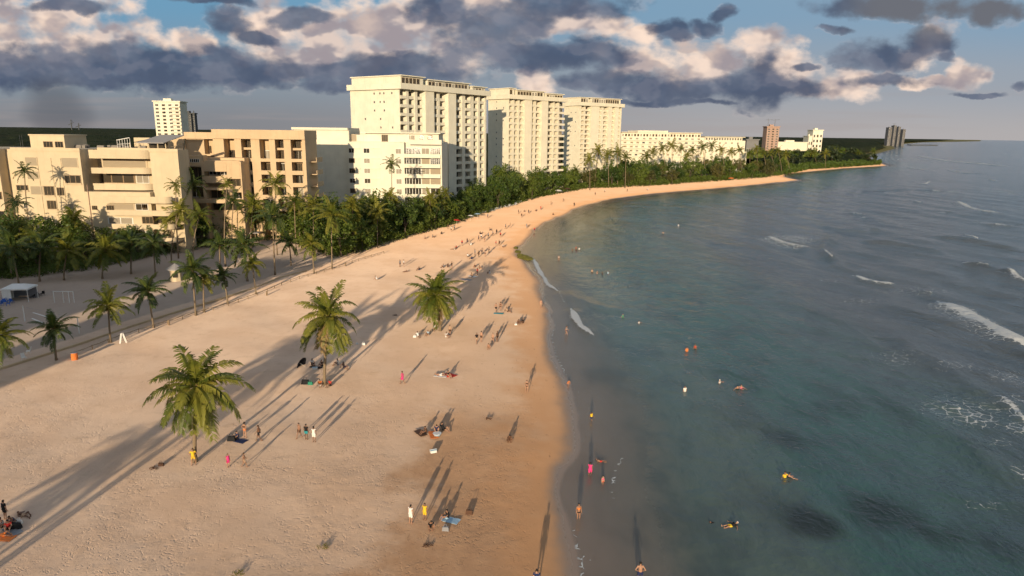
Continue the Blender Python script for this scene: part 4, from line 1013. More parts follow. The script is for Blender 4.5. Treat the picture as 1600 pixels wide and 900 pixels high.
belts = [  # pixel column range, rows behind the sand edge (m), height range, spacing, label, group, leaf kinds
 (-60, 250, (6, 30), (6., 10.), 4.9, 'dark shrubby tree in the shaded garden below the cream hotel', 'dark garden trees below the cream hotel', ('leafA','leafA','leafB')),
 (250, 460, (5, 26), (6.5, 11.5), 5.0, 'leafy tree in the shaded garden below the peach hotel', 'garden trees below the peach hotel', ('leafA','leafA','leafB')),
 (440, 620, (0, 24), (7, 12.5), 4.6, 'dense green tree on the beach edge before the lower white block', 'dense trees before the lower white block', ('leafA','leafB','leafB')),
 (610, 760, (0, 30), (7., 12.5), 5.3, 'dense green tree on the beach edge below the nearest tower', 'dense trees below the nearest tower', ('leafA','leafB','leafB','leafA')),
 (755, 900, (0, 42), (9., 16.), 7.2, 'green tree on the beach edge below the middle tower', 'trees below the middle tower', ('leafB','leafB','leafA')),
 (895, 1030, (0, 50), (8., 15), 9., 'green tree on the beach edge below the farthest white tower', 'trees below the farthest white tower', ('leafB','leafA','leafC')),
 (1025, 1215, (0, 60), (7., 16.), 10.5, 'green tree on the beach edge before the long low white building', 'trees before the long low white building', ('leafB','leafA','leafC'))]
ntree = 0
for a, b_, (d0, d1), (h0, h1), sp, lab, grp, kinds in belts:
    cnt = 0; tries = 0
    while cnt < (22 if grp.startswith(('dark garden', 'garden')) else 30) and tries < 900:
        tries += 1; px = rt_.uniform(a, b_); x, y = G0(px, edge_y(px), 1.3); d = d0+(d1-d0)*rt_.random()**1.15
        hyp = math.hypot(x, y); x += x/hyp*d; y += y/hyp*d
        if not try_place(x, y, sp*rt_.uniform(.75, 1.1)): continue
        H = h0+(h1-h0)*rt_.random()*(.55+.45*min(1, d/14)); sc = H/5.7*rt_.uniform(.85, 1.15)
        tree(x, y, H, max(.62, sc), rt_.choice(kinds), lab, grp); cnt += 1
    ntree += cnt
for k in range(26):
    px = rt_.uniform(556, 735); x, y = G0(px, edge_y(px), 1.3); d = rt_.uniform(.5, 9); hy = math.hypot(x, y); H = rt_.uniform(4.5, 9.5)
    if try_place(x+x/hy*d, y+y/hy*d, 2.4): tree(x+x/hy*d, y+y/hy*d, H, H/6., rt_.choice(('leafB', 'leafA')), 'bushy tree at the very sand edge between the white block and the tower', 'bushy trees at the sand edge by the white blocks')
for a, b_, d0, d1, n, h0, h1, lab in ((-50, 250, 3, 22, 9, 6, 11, 'palm crowded among the dark garden trees below the cream hotel'), (250, 460, 2, 20, 13, 6, 13, 'palm crowded among the garden trees below the peach hotel'),
      (450, 640, 0, 12, 17, 6, 12, 'sunlit palm in the green belt before the lower white block'), (640, 900, 0, 14, 12, 6, 11, 'sunlit palm in the green belt below the white towers')):
    for k in range(n):
        px = rt_.uniform(a, b_); x, y = G0(px, edge_y(px), 1.3); d = rt_.uniform(d0, d1); hy = math.hypot(x, y); x += x/hy*d; y += y/hy*d
        palm((x, y, hz(x, y)), rt_.uniform(h0, h1), (rt_.uniform(-1.8, 1.8), rt_.uniform(-1, 1)), lab, group=lab.replace('palm', 'palms', 1), mk='frond', detail=1, scale=rt_.uniform(.75, 1.05), r0=.14)
# standing alone
tree(*G0(783, 284+26, 1), 9.5, 1.55, 'leafC', 'round olive brown tree at the foot of the middle white tower', None, wide=1.15)
# headlands
def headland(pts, n, h0, h1, lab, grp, sp):
    c = 0; t_ = 0
    P = np.array(gp(pts)); lo = P.min(0); hi = P.max(0)
    while c < n and t_ < 6000:
        t_ += 1; x = rt_.uniform(lo[0], hi[0]); y = rt_.uniform(lo[1], hi[1])
        if sdist([(x, y)], P)[0] < 0 or sdist([(x, y)], coast)[0] < 7 or not try_place(x, y, sp): continue
        H = rt_.uniform(h0, h1); tree(x, y, H, H/5.2, 'leafA', lab, grp, far=True); c += 1
    return c
ntree += headland([(1170,281),(1222,276),(1240,266.5),(1300,261),(1230,250),(1150,256)], 36, 10, 17, 'dark tree crowding the near end of the wooded headland', 'dark trees at the near end of the headland', 13)
ntree += headland([(1240,266),(1376,257.5),(1350,249),(1300,241),(1235,243),(1200,250)], 42, 10, 18, 'dark tree on the wooded headland reaching into the sea', 'dark trees on the outer headland', 15)
print('trees', ntree)

# undergrowth that closes the gaps between the trunks
def undergrowth(name, n, pxr, dep, hgt, ls, mk, label, seed):
    rn = random.Random(seed); b = MB(); X_l = []
    for i in range(n):
        px = rn.uniform(*pxr); x, y = G0(px, edge_y(px), 1.3); d = dep[0]+(dep[1]-dep[0])*rn.random()**1.3; hy = math.hypot(x, y); X_l.append((x+x/hy*d, y+y/hy*d))
    ss_ = sdist(X_l, coast); zz = hland(ss_)
    for (x, y), z in zip(X_l, zz):
        hh = hgt*(.35+.9*float(vnoise(np.array([x/5]), np.array([y/5]), 44)[0]))
        for k in range(9):
            p = Vector((x+rn.gauss(0, .55), y+rn.gauss(0, .55), z+hh*rn.random()**.7)); t = Vector((rn.gauss(0, 1), rn.gauss(0, 1), rn.gauss(0, .6))).normalized(); u = t.cross(Vector((rn.gauss(0, 1), rn.gauss(0, 1), rn.gauss(0, 1)))).normalized()
            s_ = ls*rn.uniform(.6, 1.2)*.5; b.add([p-t*s_, p-u*s_*.6, p+t*s_, p+u*s_*.6], [(0, 1, 2, 3)])
    tag(b.obj(name, M[mk]), label, 'undergrowth', kind='stuff')
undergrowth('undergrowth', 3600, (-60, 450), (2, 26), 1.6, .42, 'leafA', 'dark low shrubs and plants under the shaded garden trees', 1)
undergrowth('undergrowth', 4200, (440, 770), (0, 24), 3.0, .5, 'leafB', 'dense green bushes along the sand edge before the white blocks', 2)
undergrowth('undergrowth', 5200, (755, 1225), (0, 40), 3.8, .8, 'leafB', 'green bushes lining the far curve of the beach', 3)
undergrowth('undergrowth', 2400, (1225, 1376), (0, 75), 5.5, 1.6, 'leafA', 'dark bushes covering the wooded headland', 4)

# far wood filling the land behind the buildings
def woodfn(t):
    co = t.node('ShaderNodeNewGeometry').outputs['Position']
    n = t.noise(co, .05, 5, .65); n2 = t.noise(co, .004, 4, .6)
    c = t.mix(t.ss(n, .35, .7), C(.016, .024, .010), C(.050, .060, .022)); c = t.mix(t.ss(n2, .45, .7, 0., .6), c, C(.06, .055, .03))
    return princ(t, c, .95, bump=t.noise(co, .35, 4, .65), bstr=1., bdist=2.5, spec=.05)
M['wood_far'] = mat('far_wood_canopy', woodfn)
az = np.linspace(-52, 36, 520); r = np.geomspace(215, 60000, 250); A_, R_ = np.meshgrid(np.radians(az), r)
X = (np.sin(A_)*R_).ravel(); Y = (np.cos(A_)*R_).ravel(); P = np.stack([X, Y], 1); sg_ = sdist(P, garden); sc_ = sdist(P, coast)
Z = 5.5+3.5*vnoise(X/7, Y/7, 31)+3*vnoise(X/40, Y/40, 32)+np.clip(R_.ravel()/4000, 0, 1)*(vnoise(X/500, Y/900, 33)*9+3)
Z = np.where(sg_ > 0, np.minimum(Z, sg_*.5+.5), -2); Z[:520] = -1
azd = np.degrees(A_.ravel())
keep = (sg_ > 3) & (((azd < -10) & (Y > 232)) | ((azd < -2) & (Y > 330)) | (Y > 620)) & (sc_ > 12)
me = grid_mesh('far_wood', X, Y, Z, 250, 520, keep=keep, mats=[M['wood_far']])
tag(mesh_obj('far_wood', me), 'dark far off wood spreading flat to the horizon behind the buildings', 'wood', kind='stuff')

# ------------------------------------------------------------------ people
def skinfn(t):
    r_ = t.node('ShaderNodeObjectInfo').outputs['Random']
    return princ(t, t.mix(r_, C(.17, .085, .05), C(.48, .27, .18)), .5, spec=.3)
M['skin'] = mat('skin', skinfn); M['hair'] = flat('dark_hair', (.02, .014, .01), .5)
for k, c in {'black': (.012, .012, .014), 'white': (.75, .72, .68), 'yellow': (.75, .48, .03), 'orange': (.72, .20, .05), 'red': (.55, .04, .03), 'pink': (.72, .05, .22), 'teal': (.03, .30, .34), 'blue': (.04, .12, .42),
             'navy': (.02, .03, .09), 'paleblue': (.35, .50, .62), 'green': (.03, .22, .14), 'grey': (.25, .25, .27), 'tan': (.45, .30, .2), 'brown': (.10, .05, .03)}.items():
    M['c_'+k] = flat('cloth_'+k, c, .8, .08)

def capsule(b, p0, r0, p1, r1, n=9):
    p0 = Vector(p0); p1 = Vector(p1); d = p1-p0
    if d.length < 1e-4: b.ell(p0, (r0, r0, r0), n, 6); return
    t = d.normalized(); pts, rr = [], []
    for i in range(4): a = math.pi/2*(i+.5)/4; pts.append(p0-t*r0*math.cos(a)); rr.append(r0*math.sin(a))
    for i in range(4): a = math.pi/2*(3.5-i)/4; pts.append(p1+t*r1*math.cos(a)); rr.append(r1*math.sin(a))
    b.tube(pts, rr, n)
def V3(*a): return Vector(a)
def pose_joints(kind):
    """joint positions of a 1.70 m figure that faces -y; returns joints dict"""
    J = dict(pel=V3(0, 0, .93), chest=V3(0, 0, 1.27), neck=V3(0, 0, 1.44), head=V3(0, -.02, 1.585),
             shl=V3(-.17, 0, 1.37), shr=V3(.17, 0, 1.37), ell=V3(-.23, .02, 1.10), elr=V3(.23, .02, 1.10), wrl=V3(-.24, -.06, .86), wrr=V3(.24, -.06, .86),
             hil=V3(-.09, 0, .90), hir=V3(.09, 0, .90), knl=V3(-.10, -.01, .49), knr=V3(.10, -.01, .49), anl=V3(-.11, .02, .08), anr=V3(.11, .02, .08))
    def up(**k): J.update({a: V3(*b_) for a, b_ in k.items()})
    if kind == 'walk': up(knl=(-.10, -.16, .50), anl=(-.10, -.26, .09), knr=(.10, .04, .49), anr=(.10, .30, .13), ell=(-.23, .14, 1.12), wrl=(-.22, .12, .88), elr=(.23, -.10, 1.12), wrr=(.20, -.26, .94))
    elif kind == 'hips': up(ell=(-.34, .08, 1.13), wrl=(-.19, -.06, .98), elr=(.34, .08, 1.13), wrr=(.19, -.06, .98), anl=(-.17, .02, .08), anr=(.17, .02, .08), knl=(-.14, -.01, .49), knr=(.14, -.01, .49))
    elif kind == 'reach': up(ell=(-.30, -.18, 1.30), wrl=(-.30, -.40, 1.44), elr=(.27, -.06, 1.12), wrr=(.26, -.26, 1.0))
    elif kind in ('sit', 'sitback'):
        up(pel=(0, 0, .12), hil=(-.09, -.03, .12), hir=(.09, -.03, .12), knl=(-.15, -.38, .42), knr=(.15, -.40, .40), anl=(-.12, -.62, .07), anr=(.12, -.64, .07),
           chest=(0, .03, .47), neck=(0, .0, .64), head=(0, -.05, .78), shl=(-.17, .01, .57), shr=(.17, .01, .57), ell=(-.24, -.16, .40), elr=(.24, -.16, .40), wrl=(-.13, -.36, .44), wrr=(.13, -.38, .42))
        if kind == 'sitback': up(chest=(0, .16, .44), neck=(0, .22, .60), head=(0, .18, .74), shl=(-.17, .22, .54), shr=(.17, .22, .54), ell=(-.25, .40, .32), elr=(.25, .40, .32), wrl=(-.27, .44, .06), wrr=(.27, .44, .06), knl=(-.12, -.46, .20), anl=(-.12, -.84, .06))
    elif kind == 'squat':
        up(pel=(0, .12, .30), hil=(-.09, .10, .30), hir=(.09, .10, .30), knl=(-.19, -.24, .50), knr=(.19, -.24, .50), anl=(-.14, -.06, .08), anr=(.14, -.06, .08),
           chest=(0, -.04, .62), neck=(0, -.14, .77), head=(0, -.22, .89), shl=(-.17, -.10, .71), shr=(.17, -.10, .71), ell=(-.24, -.28, .52), elr=(.24, -.28, .52), wrl=(-.10, -.42, .36), wrr=(.12, -.42, .34))
    elif kind == 'lie':
        up(pel=(0, 0, .12), hil=(-.09, -.02, .12), hir=(.09, -.02, .12), knl=(-.10, -.42, .14), knr=(.12, -.34, .38), anl=(-.12, -.82, .07), anr=(.12, -.58, .07),
           chest=(0, .35, .13), neck=(0, .52, .14), head=(0, .67, .16), shl=(-.17, .45, .13), shr=(.17, .45, .13), ell=(-.30, .25, .08), elr=(.38, .52, .08), wrl=(-.27, .02, .07), wrr=(.20, .68, .06))
    elif kind == 'swim':   # upright in deep water, arms spread
        up(ell=(-.42, -.10, 1.28), wrl=(-.58, -.26, 1.26), elr=(.42, -.10, 1.28), wrr=(.58, -.26, 1.26), knl=(-.12, .08, .52), anl=(-.12, .38, .25), knr=(.12, -.12, .54), anr=(.12, -.06, .13))
    elif kind == 'float':  # lying back on the water
        up(pel=(0, 0, .02), hil=(-.09, -.02, .02), hir=(.09, -.02, .02), knl=(-.14, -.40, .06), knr=(.14, -.38, .08), anl=(-.16, -.80, .02), anr=(.18, -.76, .0),
           chest=(0, .33, .10), neck=(0, .48, .18), head=(0, .60, .26), shl=(-.17, .42, .13), shr=(.17, .42, .13), ell=(-.42, .36, .08), elr=(.42, .36, .08), wrl=(-.62, .20, .05), wrr=(.62, .22, .05))
    return J
SEG = [('pel','chest',.145,.15),('chest','neck',.14,.055),('neck','head',.052,.052),('shl','shr',.062,.062),('chest','shl',.10,.062),('chest','shr',.10,.062),
       ('shl','ell',.055,.040),('ell','wrl',.040,.026),('shr','elr',.055,.040),('elr','wrr',.040,.026),
       ('hil','hir',.115,.115),('hil','knl',.095,.060),('knl','anl',.058,.036),('hir','knr',.095,.060),('knr','anr',.058,.036)]
def body_mesh(kind, fem=False):
    J = pose_joints(kind); b = MB()
    for a, c, r0, r1 in SEG:
        k = .88 if fem and a in ('chest', 'shl', 'shr') else 1.
        capsule(b, J[a], r0*k, J[c], r1*k)
    h = J['head']; fd = V3(0, -1, 0) if kind not in ('lie', 'float') else V3(0, -.3, .95).normalized()
    ud = (h-J['neck']).normalized()
    b.ell(h, (.075, .092, .112) if kind not in ('lie', 'float') else (.075, .112, .092), 12, 9)
    b.ell(h+fd*.095-ud*.01, (.014, .018, .022), 6, 5); b.ell(h+fd*.07-ud*.075, (.04, .03, .03), 8, 6)   # nose, chin
    for sx in (-1, 1): b.ell(h+V3(sx*.078, .01, 0), (.014, .02, .03), 6, 5)
    for a, t_ in (('anl', -1), ('anr', 1)):
        sh = (J[a]-J['kn'+a[2]]).normalized(); fw = V3(0, -1, 0)
        if kind in ('lie', 'float'): fw = V3(0, -.2, 1).normalized()
        capsule(b, J[a]-V3(0, 0, .03)+fw*-.04, .042, J[a]-V3(0, 0, .04 if kind not in ('lie','float') else 0)+fw*.15, .030)
    for a in ('wrl', 'wrr'):
        f_ = (J[a]-J['el'+a[2]]).normalized(); capsule(b, J[a], .030, J[a]+f_*.075, .034)
    me = b.mesh('tmp', M['skin']); o = bpy.data.objects.new('tmp', me); COL.objects.link(o)
    m = o.modifiers.new('r', 'REMESH'); m.mode = 'VOXEL'; m.voxel_size = .021; m.use_smooth_shade = True
    sm = o.modifiers.new('s', 'SMOOTH'); sm.factor = .5; sm.iterations = 3
    dg = bpy.context.evaluated_depsgraph_get(); ev = bpy.data.meshes.new_from_object(o.evaluated_get(dg))
    bpy.data.objects.remove(o); bpy.data.meshes.remove(me)
    # five separate fingers on each hand, slightly curled, the thumb leaving the side of the palm
    out = MB(); out.add([v.co.copy() for v in ev.vertices], [tuple(p.vertices) for p in ev.polygons])
    for a in ('wrl', 'wrr'):
        f_ = (J[a]-J['el'+a[2]]).normalized(); sd = f_.cross(V3(1, 0, 0)); sd = sd.normalized() if sd.length > .1 else V3(0, -1, 0)
        pal = f_.cross(sd).normalized()*(1 if a == 'wrr' else -1); tip = J[a]+f_*.095
        for i, ln in enumerate((.070, .080, .074, .058)):
            o_ = tip+sd*(i-1.5)*.019; out.tube([o_-f_*.015, o_+f_*ln*.5-pal*.004, o_+f_*ln*.85-pal*.018, o_+f_*ln-pal*.030], [.0095, .009, .008, .006], 5)
        o_ = J[a]+f_*.03+sd*-.030; out.tube([o_, o_-sd*.03+f_*.025-pal*.01, o_-sd*.038+f_*.055-pal*.018], [.011, .010, .007], 5)
    bm_ = out.mesh('body', M['skin'], True)
    return J, ev, bm_
BODY = {}
def parts_for(kind, fem):
    key = (kind, fem)
    if key in BODY: return BODY[key]
    J, ev, bm_ = body_mesh(kind, fem); d = dict(J=J, body=bm_, cl={})
    co = np.array([v.co for v in ev.vertices]); no = np.array([v.normal for v in ev.vertices]); faces = [tuple(p.vertices) for p in ev.polygons]
    def seg(a, c):
        a, c = np.array(J[a]), np.array(J[c]); e = c-a; t = np.clip(((co-a)@e)/(e@e), 0, 1)[:, None]; return np.linalg.norm(co-a-t*e, axis=1), t[:, 0]
    D = {s_: seg(*s_) for s_ in (('pel','chest'),('chest','neck'),('neck','head'),('shl','ell'),('ell','wrl'),('shr','elr'),('elr','wrr'),('hil','knl'),('hir','knr'),('knl','anl'),('knr','anr'))}
    rad = {('pel','chest'): .15, ('chest','neck'): .11, ('neck','head'): .07, ('hil','knl'): .09, ('hir','knr'): .09}
    keys = list(D); M_ = np.stack([D[k][0]-rad.get(k, .05) for k in keys]); own = M_.argmin(0)
    is_ = lambda *ks: np.isin(own, [keys.index(k) for k in ks])
    tor = is_(('pel','chest'),('chest','neck')); t1 = D['pel','chest'][1]
    thigh = is_(('hil','knl'),('hir','knr')); tt = np.where(own == keys.index(('hil','knl')), D['hil','knl'][1], D['hir','knr'][1])
    arm = is_(('shl','ell'),('shr','elr')); ta = np.where(own == keys.index(('shl','ell')), D['shl','ell'][1], D['shr','elr'][1])
    nk = is_(('chest','neck')) & (D['chest','neck'][1] > .8)
    sel = {'shorts': (tor & (t1 < .22)) | (thigh & (tt < .62)), 'briefs': (tor & (t1 < .12)) | (thigh & (tt < .13)),
           'shirt': (tor & ~nk & (t1 > .08)) | (arm & (ta < .5)), 'bra': tor & ~nk & (t1 > .62) & (D['chest','neck'][1] < .35),
           'dress': (tor & ~nk) | (thigh & (tt < .8)) | (arm & (ta < .15)), 'trousers': (tor & (t1 < .22)) | thigh | is_(('knl','anl'),('knr','anr'))}
    hc = np.array(J['head']); hu = np.array((J['head']-J['neck']).normalized()); r_ = co-hc; face = np.array([0, -1., 0]) if kind not in ('lie', 'float') else np.array([0, -.3, .95])
    sel['hair'] = (np.linalg.norm(r_, axis=1) < .15) & ((r_@hu > .035) | ((r_@face < -.005) & (r_@hu > (-.09 if fem else -.03))))
    off = {'hair': .016, 'dress': .022, 'shirt': .013, 'trousers': .012}
    for k, ok in sel.items():
        fs = [f for f in faces if all(ok[i] for i in f)]
        if not fs: continue
        us = sorted({i for f in fs for i in f}); mp = {q: i for i, q in enumerate(us)}; o_ = off.get(k, .010)
        b = MB(); n = len(us); b.add([co[i]+no[i]*o_ for i in us]+[co[i]-no[i]*.004 for i in us], [tuple(mp[i] for i in f) for f in fs]); 
        ed = {}
        for f in fs:
            for i in range(len(f)): e = (f[i], f[(i+1) % len(f)]); ed[e] = 1
        b.f += [(mp[a], mp[c], mp[c]+n, mp[a]+n)[::-1] for (a, c) in ed if (c, a) not in ed]; b.mi = [0]*len(b.f); d['cl'][k] = b
    BODY[key] = d; bpy.data.meshes.remove(ev); return d
CLM = {}
def person(x, y, z, kind='stand', top=None, bottom=None, face=0., h=1.7, fem=False, hat=None, label='', group=None, hairmat='hair', garm=None, name='person'):
    d = parts_for(kind, fem); root = empty(name, (x, y, z), face); tag(root, label, 'person', group); s_ = h/1.7
    root.scale = (s_,)*3
    bo = mesh_obj('body', d['body'], root)
    def wear(k, nm, m_):
        key = (kind, fem, k, m_)
        if k not in d['cl']: return
        if key not in CLM: CLM[key] = d['cl'][k].mesh(nm, M[m_], True)
        mesh_obj(nm, CLM[key], root)
    wear('hair', 'hair' if not hat else 'cap', hairmat if not hat else 'c_'+hat)
    if top: k = (garm or ('bra' if fem else 'shirt')); wear(k, {'bra': 'swim_top', 'shirt': 'shirt', 'dress': 'dress'}[k], 'c_'+top)
    if bottom: k = 'briefs' if fem else 'shorts'; wear(k, {'briefs': 'swim_bottom', 'shorts': 'shorts'}[k], 'c_'+bottom)
    return root
def pp_(px, py, kind='stand', **kw):
    x, y, z = G(px, py); return person(x, y, z, kind, **kw)
def pw(px, py, depth, kind='stand', **kw):
    """somebody in the water, standing (or floating) so deep"""
    x, y = G0(px, py, 0.); return person(x, y, -depth, kind, **kw)
PI = math.pi
# --- around the first palm
pp_(303, 727, 'hips', top='yellow', bottom='yellow', face=.3, fem=False, label='person in a yellow shirt and shorts standing against the foot of the nearest palm')
pp_(383, 684, 'hips', top='brown', bottom='orange', face=2.6, fem=True, label='woman with long dark hair standing over the dark bag beside the nearest palm')
pp_(405, 689, 'walk', bottom='black', face=-1.4, label='shirtless man in black shorts stepping, right of the dark bag by the nearest palm')
pp_(357, 730, 'stand', top='pink', bottom='orange', face=.9, h=1.35, fem=True, garm='dress', label='child in a pink dress, left of two children before the nearest palm')
pp_(382, 730, 'walk', bottom='tan', face=2., h=1.45, label='child running in tan shorts, right of two children before the nearest palm')
pp_(371, 686, 'sit', top='navy', bottom='black', face=-.6, label='person in dark clothes sitting on the sand behind the nearest palm')
# --- the three
pp_(468, 685, 'walk', bottom='brown', face=-.5, label='shirtless man in brown shorts, left of three people standing together')
pp_(479, 687, 'stand', top='black', bottom='teal', face=2.9, label='person in teal shorts and black top, in the middle of three people')
pp_(491, 691, 'stand', top='white', face=3., fem=True, garm='dress', label='woman in a long white dress, right of three people standing together')
# --- below the second palm
pp_(488, 570, 'sit', top='white', bottom='black', face=.6, label='person in white sitting beside the dark umbrella left of the second palm')
pp_(503, 572, 'sit', top='brown', bottom='black', face=-.3, label='person in brown sitting behind the trunk of the second palm')
pp_(528, 570, 'sit', top='white', bottom='grey', face=-.9, label='person in a white shirt sitting right of the second palm')
pp_(538, 575, 'sitback', bottom='navy', face=.9, label='shirtless person leaning back on the sand right of the second palm')
pp_(500, 603, 'sit', top='orange', bottom='white', face=.4, label='person in orange sitting at the very foot of the second palm, left side')
pp_(516, 603, 'sit', top='red', bottom='black', face=-.4, label='person in dark red sitting at the foot of the second palm, right side')
# --- around the third palm
for px, py, kd, tp, bt, fa, lab in ((653,526,'sitback','white','white',.5,'person in white reclining, leftmost of the group at the third palm'),(669,524,'sit','paleblue','tan',-.5,'person sitting in a pale shirt, second from left at the third palm'),
      (679,518,'walk',None,'white',.2,'person in white shorts standing at the foot of the third palm'),(697,527,'sit','white','white',.8,'pale skinned person in white sitting right of the third palm'),(703,524,'stand','tan','brown',2.8,'person standing in tan, right end of the group at the third palm')):
    pp_(px, py, kd, top=tp, bottom=bt, face=fa, label=lab)
# --- mid beach
pp_(629, 600, 'walk', top='pink', bottom='pink', face=-1.2, fem=True, garm='dress', label='person in pink walking alone, long thin shadow behind')
pp_(688, 587, 'lie', bottom='white', face=1.3, label='person lying on the towel pair in the middle of the beach, left one')
pp_(700, 589, 'sit', top='black', bottom='red', face=.7, label='person in a black top sitting on the red and white towels')
pp_(665, 678, 'sit', top='brown', bottom='black', face=-1., label='person in brown sitting left of the orange towel')
pp_(682, 676, 'squat', top='navy', bottom='navy', face=.2, label='person in navy crouching over the pale blue basin')
pp_(693, 672, 'sitback', top='black', bottom='black', face=1., label='person in black leaning back right of the pale blue basin')
pp_(823, 613, 'hips', top='brown', bottom='black', face=-.3, fem=True, h=1.6, label='woman in brown standing near the wet sand with a wide shadow')
pp_(795, 692, 'squat', top='brown', bottom='brown', face=.5, label='lone person crouching on the lower sand')
pp_(845, 482, 'stand', bottom='tan', face=.3, label='shirtless person standing at the edge of the wet sand', top=None)
pp_(888, 601, 'squat', top='orange', bottom='orange', face=1., h=1.1, label='small child in orange squatting at the water line')
for px, py, kd, tp, bt, fa, fem_, lab in ((775,488,'walk',None,'black',.4,False,'shirtless man stepping beside the turquoise towel'),(782,486,'stand','brown','black',2.9,True,'woman standing behind the turquoise towel'),(793,487,'sitback','tan','brown',1.,False,'person leaning back right of the turquoise towel'),
      (810,507,'squat','brown','brown',.2,True,'person crouching with a white bag near the water, left of a pair'),(817,505,'sit','black','brown',-.5,False,'person in black sitting near the water, right of a pair'),
      (745,537,'walk','black','tan',.4,False,'person in a black shirt walking, left of the four with long shadows'),(752,534,'stand',None,'brown',2.6,False,'shirtless person beside the one in the black shirt'),(770,537,'walk',None,'black',-.4,True,'person stepping, third of the four with long shadows'),(777,534,'stand','brown','black',.9,False,'person in brown, right end of the four with long shadows'),(763,546,'squat',None,'tan',.3,False,'small pale figure crouching in front of the four with long shadows')):
    pp_(px, py, kd, top=tp, bottom=bt, face=fa, fem=fem_, label=lab)
# --- bottom group
pp_(642, 818, 'stand', top='white', face=2.6, fem=True, garm='dress', h=1.68, label='woman in a long white dress, leftmost of the group low in the picture')
pp_(664, 813, 'stand', top='yellow', face=-.4, fem=True, garm='dress', h=1.55, label='person in a bright yellow dress in the group low in the picture')
pp_(673, 829, 'squat', top='black', bottom='brown', face=.4, label='person in black bending down in front of the one in yellow')
pp_(699, 811, 'sit', top='black', bottom='paleblue', face=-1.1, label='person in black sitting on the pale blue towel')
# --- bottom left group
for px, py, kd, tp, bt, fa, fem_, lab in ((9,812,'stand','black','black',2.8,False,'person all in black standing at the left edge behind the picnic group'),(3,824,'sit','white','black',-.6,True,'person in white sitting at the left edge of the picnic group'),
     (14,828,'sit','red','black',.5,False,'person in a red top sitting in the picnic group'),(38,806,'lie',None,'tan',1.2,False,'bare person lying on the sand right of the picnic group'),(21,822,'squat','navy','white',-.3,True,'person crouching with something white in the picnic group'),(4,838,'lie',None,'orange',1.6,False,'person lying in orange shorts at the left edge')):
    pp_(px, py, kd, top=tp, bottom=bt, face=fa, fem=fem_, label=lab)
pp_(838, 924, 'stand', top='navy', bottom='black', face=3., h=1.75, label='person standing just below the frame, only the long shadow seen')
# --- in the water
pw(924, 656, .35, 'walk', top='yellow', bottom='navy', face=.8, h=1.3, label='child in yellow wading nearest the beach'); pw(922, 741, .35, 'walk', top='pink', bottom='black', face=2.9, fem=True, garm='dress', h=1.6, label='person in a bright pink shirt wading near the beach')
pw(938, 721, .0, 'float', bottom='red', face=1.4, h=1.2, label='child floating on its back in red shorts behind the pink one'); pw(942, 753, .55, 'stand', top='pink', bottom='red', face=.5, h=1.2, fem=True, label='small child in pink standing waist deep')
pw(904, 810, .25, 'stand', top='orange', bottom='black', face=.2, fem=True, h=1.65, label='woman in an orange bikini top wading in the shallows')
pw(1000, 902, .55, 'hips', face=3.1, h=1.8, bottom='navy', label='shirtless man seen from behind at the bottom edge of the picture')
pw(1142, 822, .0, 'float', top='black', bottom='yellow', hat='white', face=-1.3, h=1.6, label='swimmer in a white cap and black top floating on a yellow board')
pw(1116, 817, .08, 'float', top='black', bottom='black', face=1.5, h=1., label='dark swimmer just under the surface left of the white capped one')
for px, py, dp, kd, tp, bt, hat, fa, lab in ((1226,745,1.15,'swim','yellow','black',None,.4,'swimmer in yellow, left of a pair far from shore'),(1233,745,1.25,'swim','black','black',None,2.,'dark haired swimmer, right of a pair far from shore'),
    (1070,611,1.0,'stand','white','white',None,.3,'person in a white shirt standing chest deep'),(1124,598,1.25,'swim','white','black','white',.9,'swimmer with a white cap, alone'),(1152,608,1.2,'swim','black','black',None,.2,'dark swimmer, left of a close pair'),(1158,607,1.15,'swim','pink','black',None,-.4,'swimmer in pink, right of a close pair'),
    (1073,549,1.0,'stand','orange','black',None,.2,'child up to the chest in orange, left of two'),(1086,545,.9,'stand','red','black',None,-.3,'person in red standing chest deep, right of two'),(973,496,1.0,'stand','green','navy',None,.5,'person in green standing in the first swell'),(998,505,1.2,'swim','white','black',None,1.,'swimmer in white right of the one in green'),
    (900,390,.7,'stand','red','black',None,.2,'bather in red near the far shallows'),(905,391,.8,'stand','white','black',None,.7,'bather in white near the far shallows'),(894,392,1.,'swim',None,'black',None,.7,'bather low in the water near the far shallows'),
    (925,426,.8,'stand','tan','black',None,0.,'first of four bathers in a row in the far shallows'),(933,428,.9,'stand','brown','black',None,1.,'second of four bathers in a row in the far shallows'),(941,429,1.,'stand','black','black',None,2.,'third of four bathers in a row in the far shallows'),(950,429,.8,'stand','paleblue','navy',None,-1.,'fourth of four bathers in a row in the far shallows'),
    (885,522,.3,'walk','grey','navy',None,1.2,'person in grey wading alone near the white foam strip'),(873,406,.5,'stand','white','black',None,.2,'bather in white close to the green rock'),(1060,353,1.,'stand','white','black',None,0.,'far bather out in the bay, nearer one'),(1036,365,1.,'swim','tan','black',None,0.,'far bather out in the bay, low in the water')):
    pw(px, py, dp, kd, top=tp, bottom=bt, hat=hat, face=fa, label=lab, fem=(px % 3 == 0))
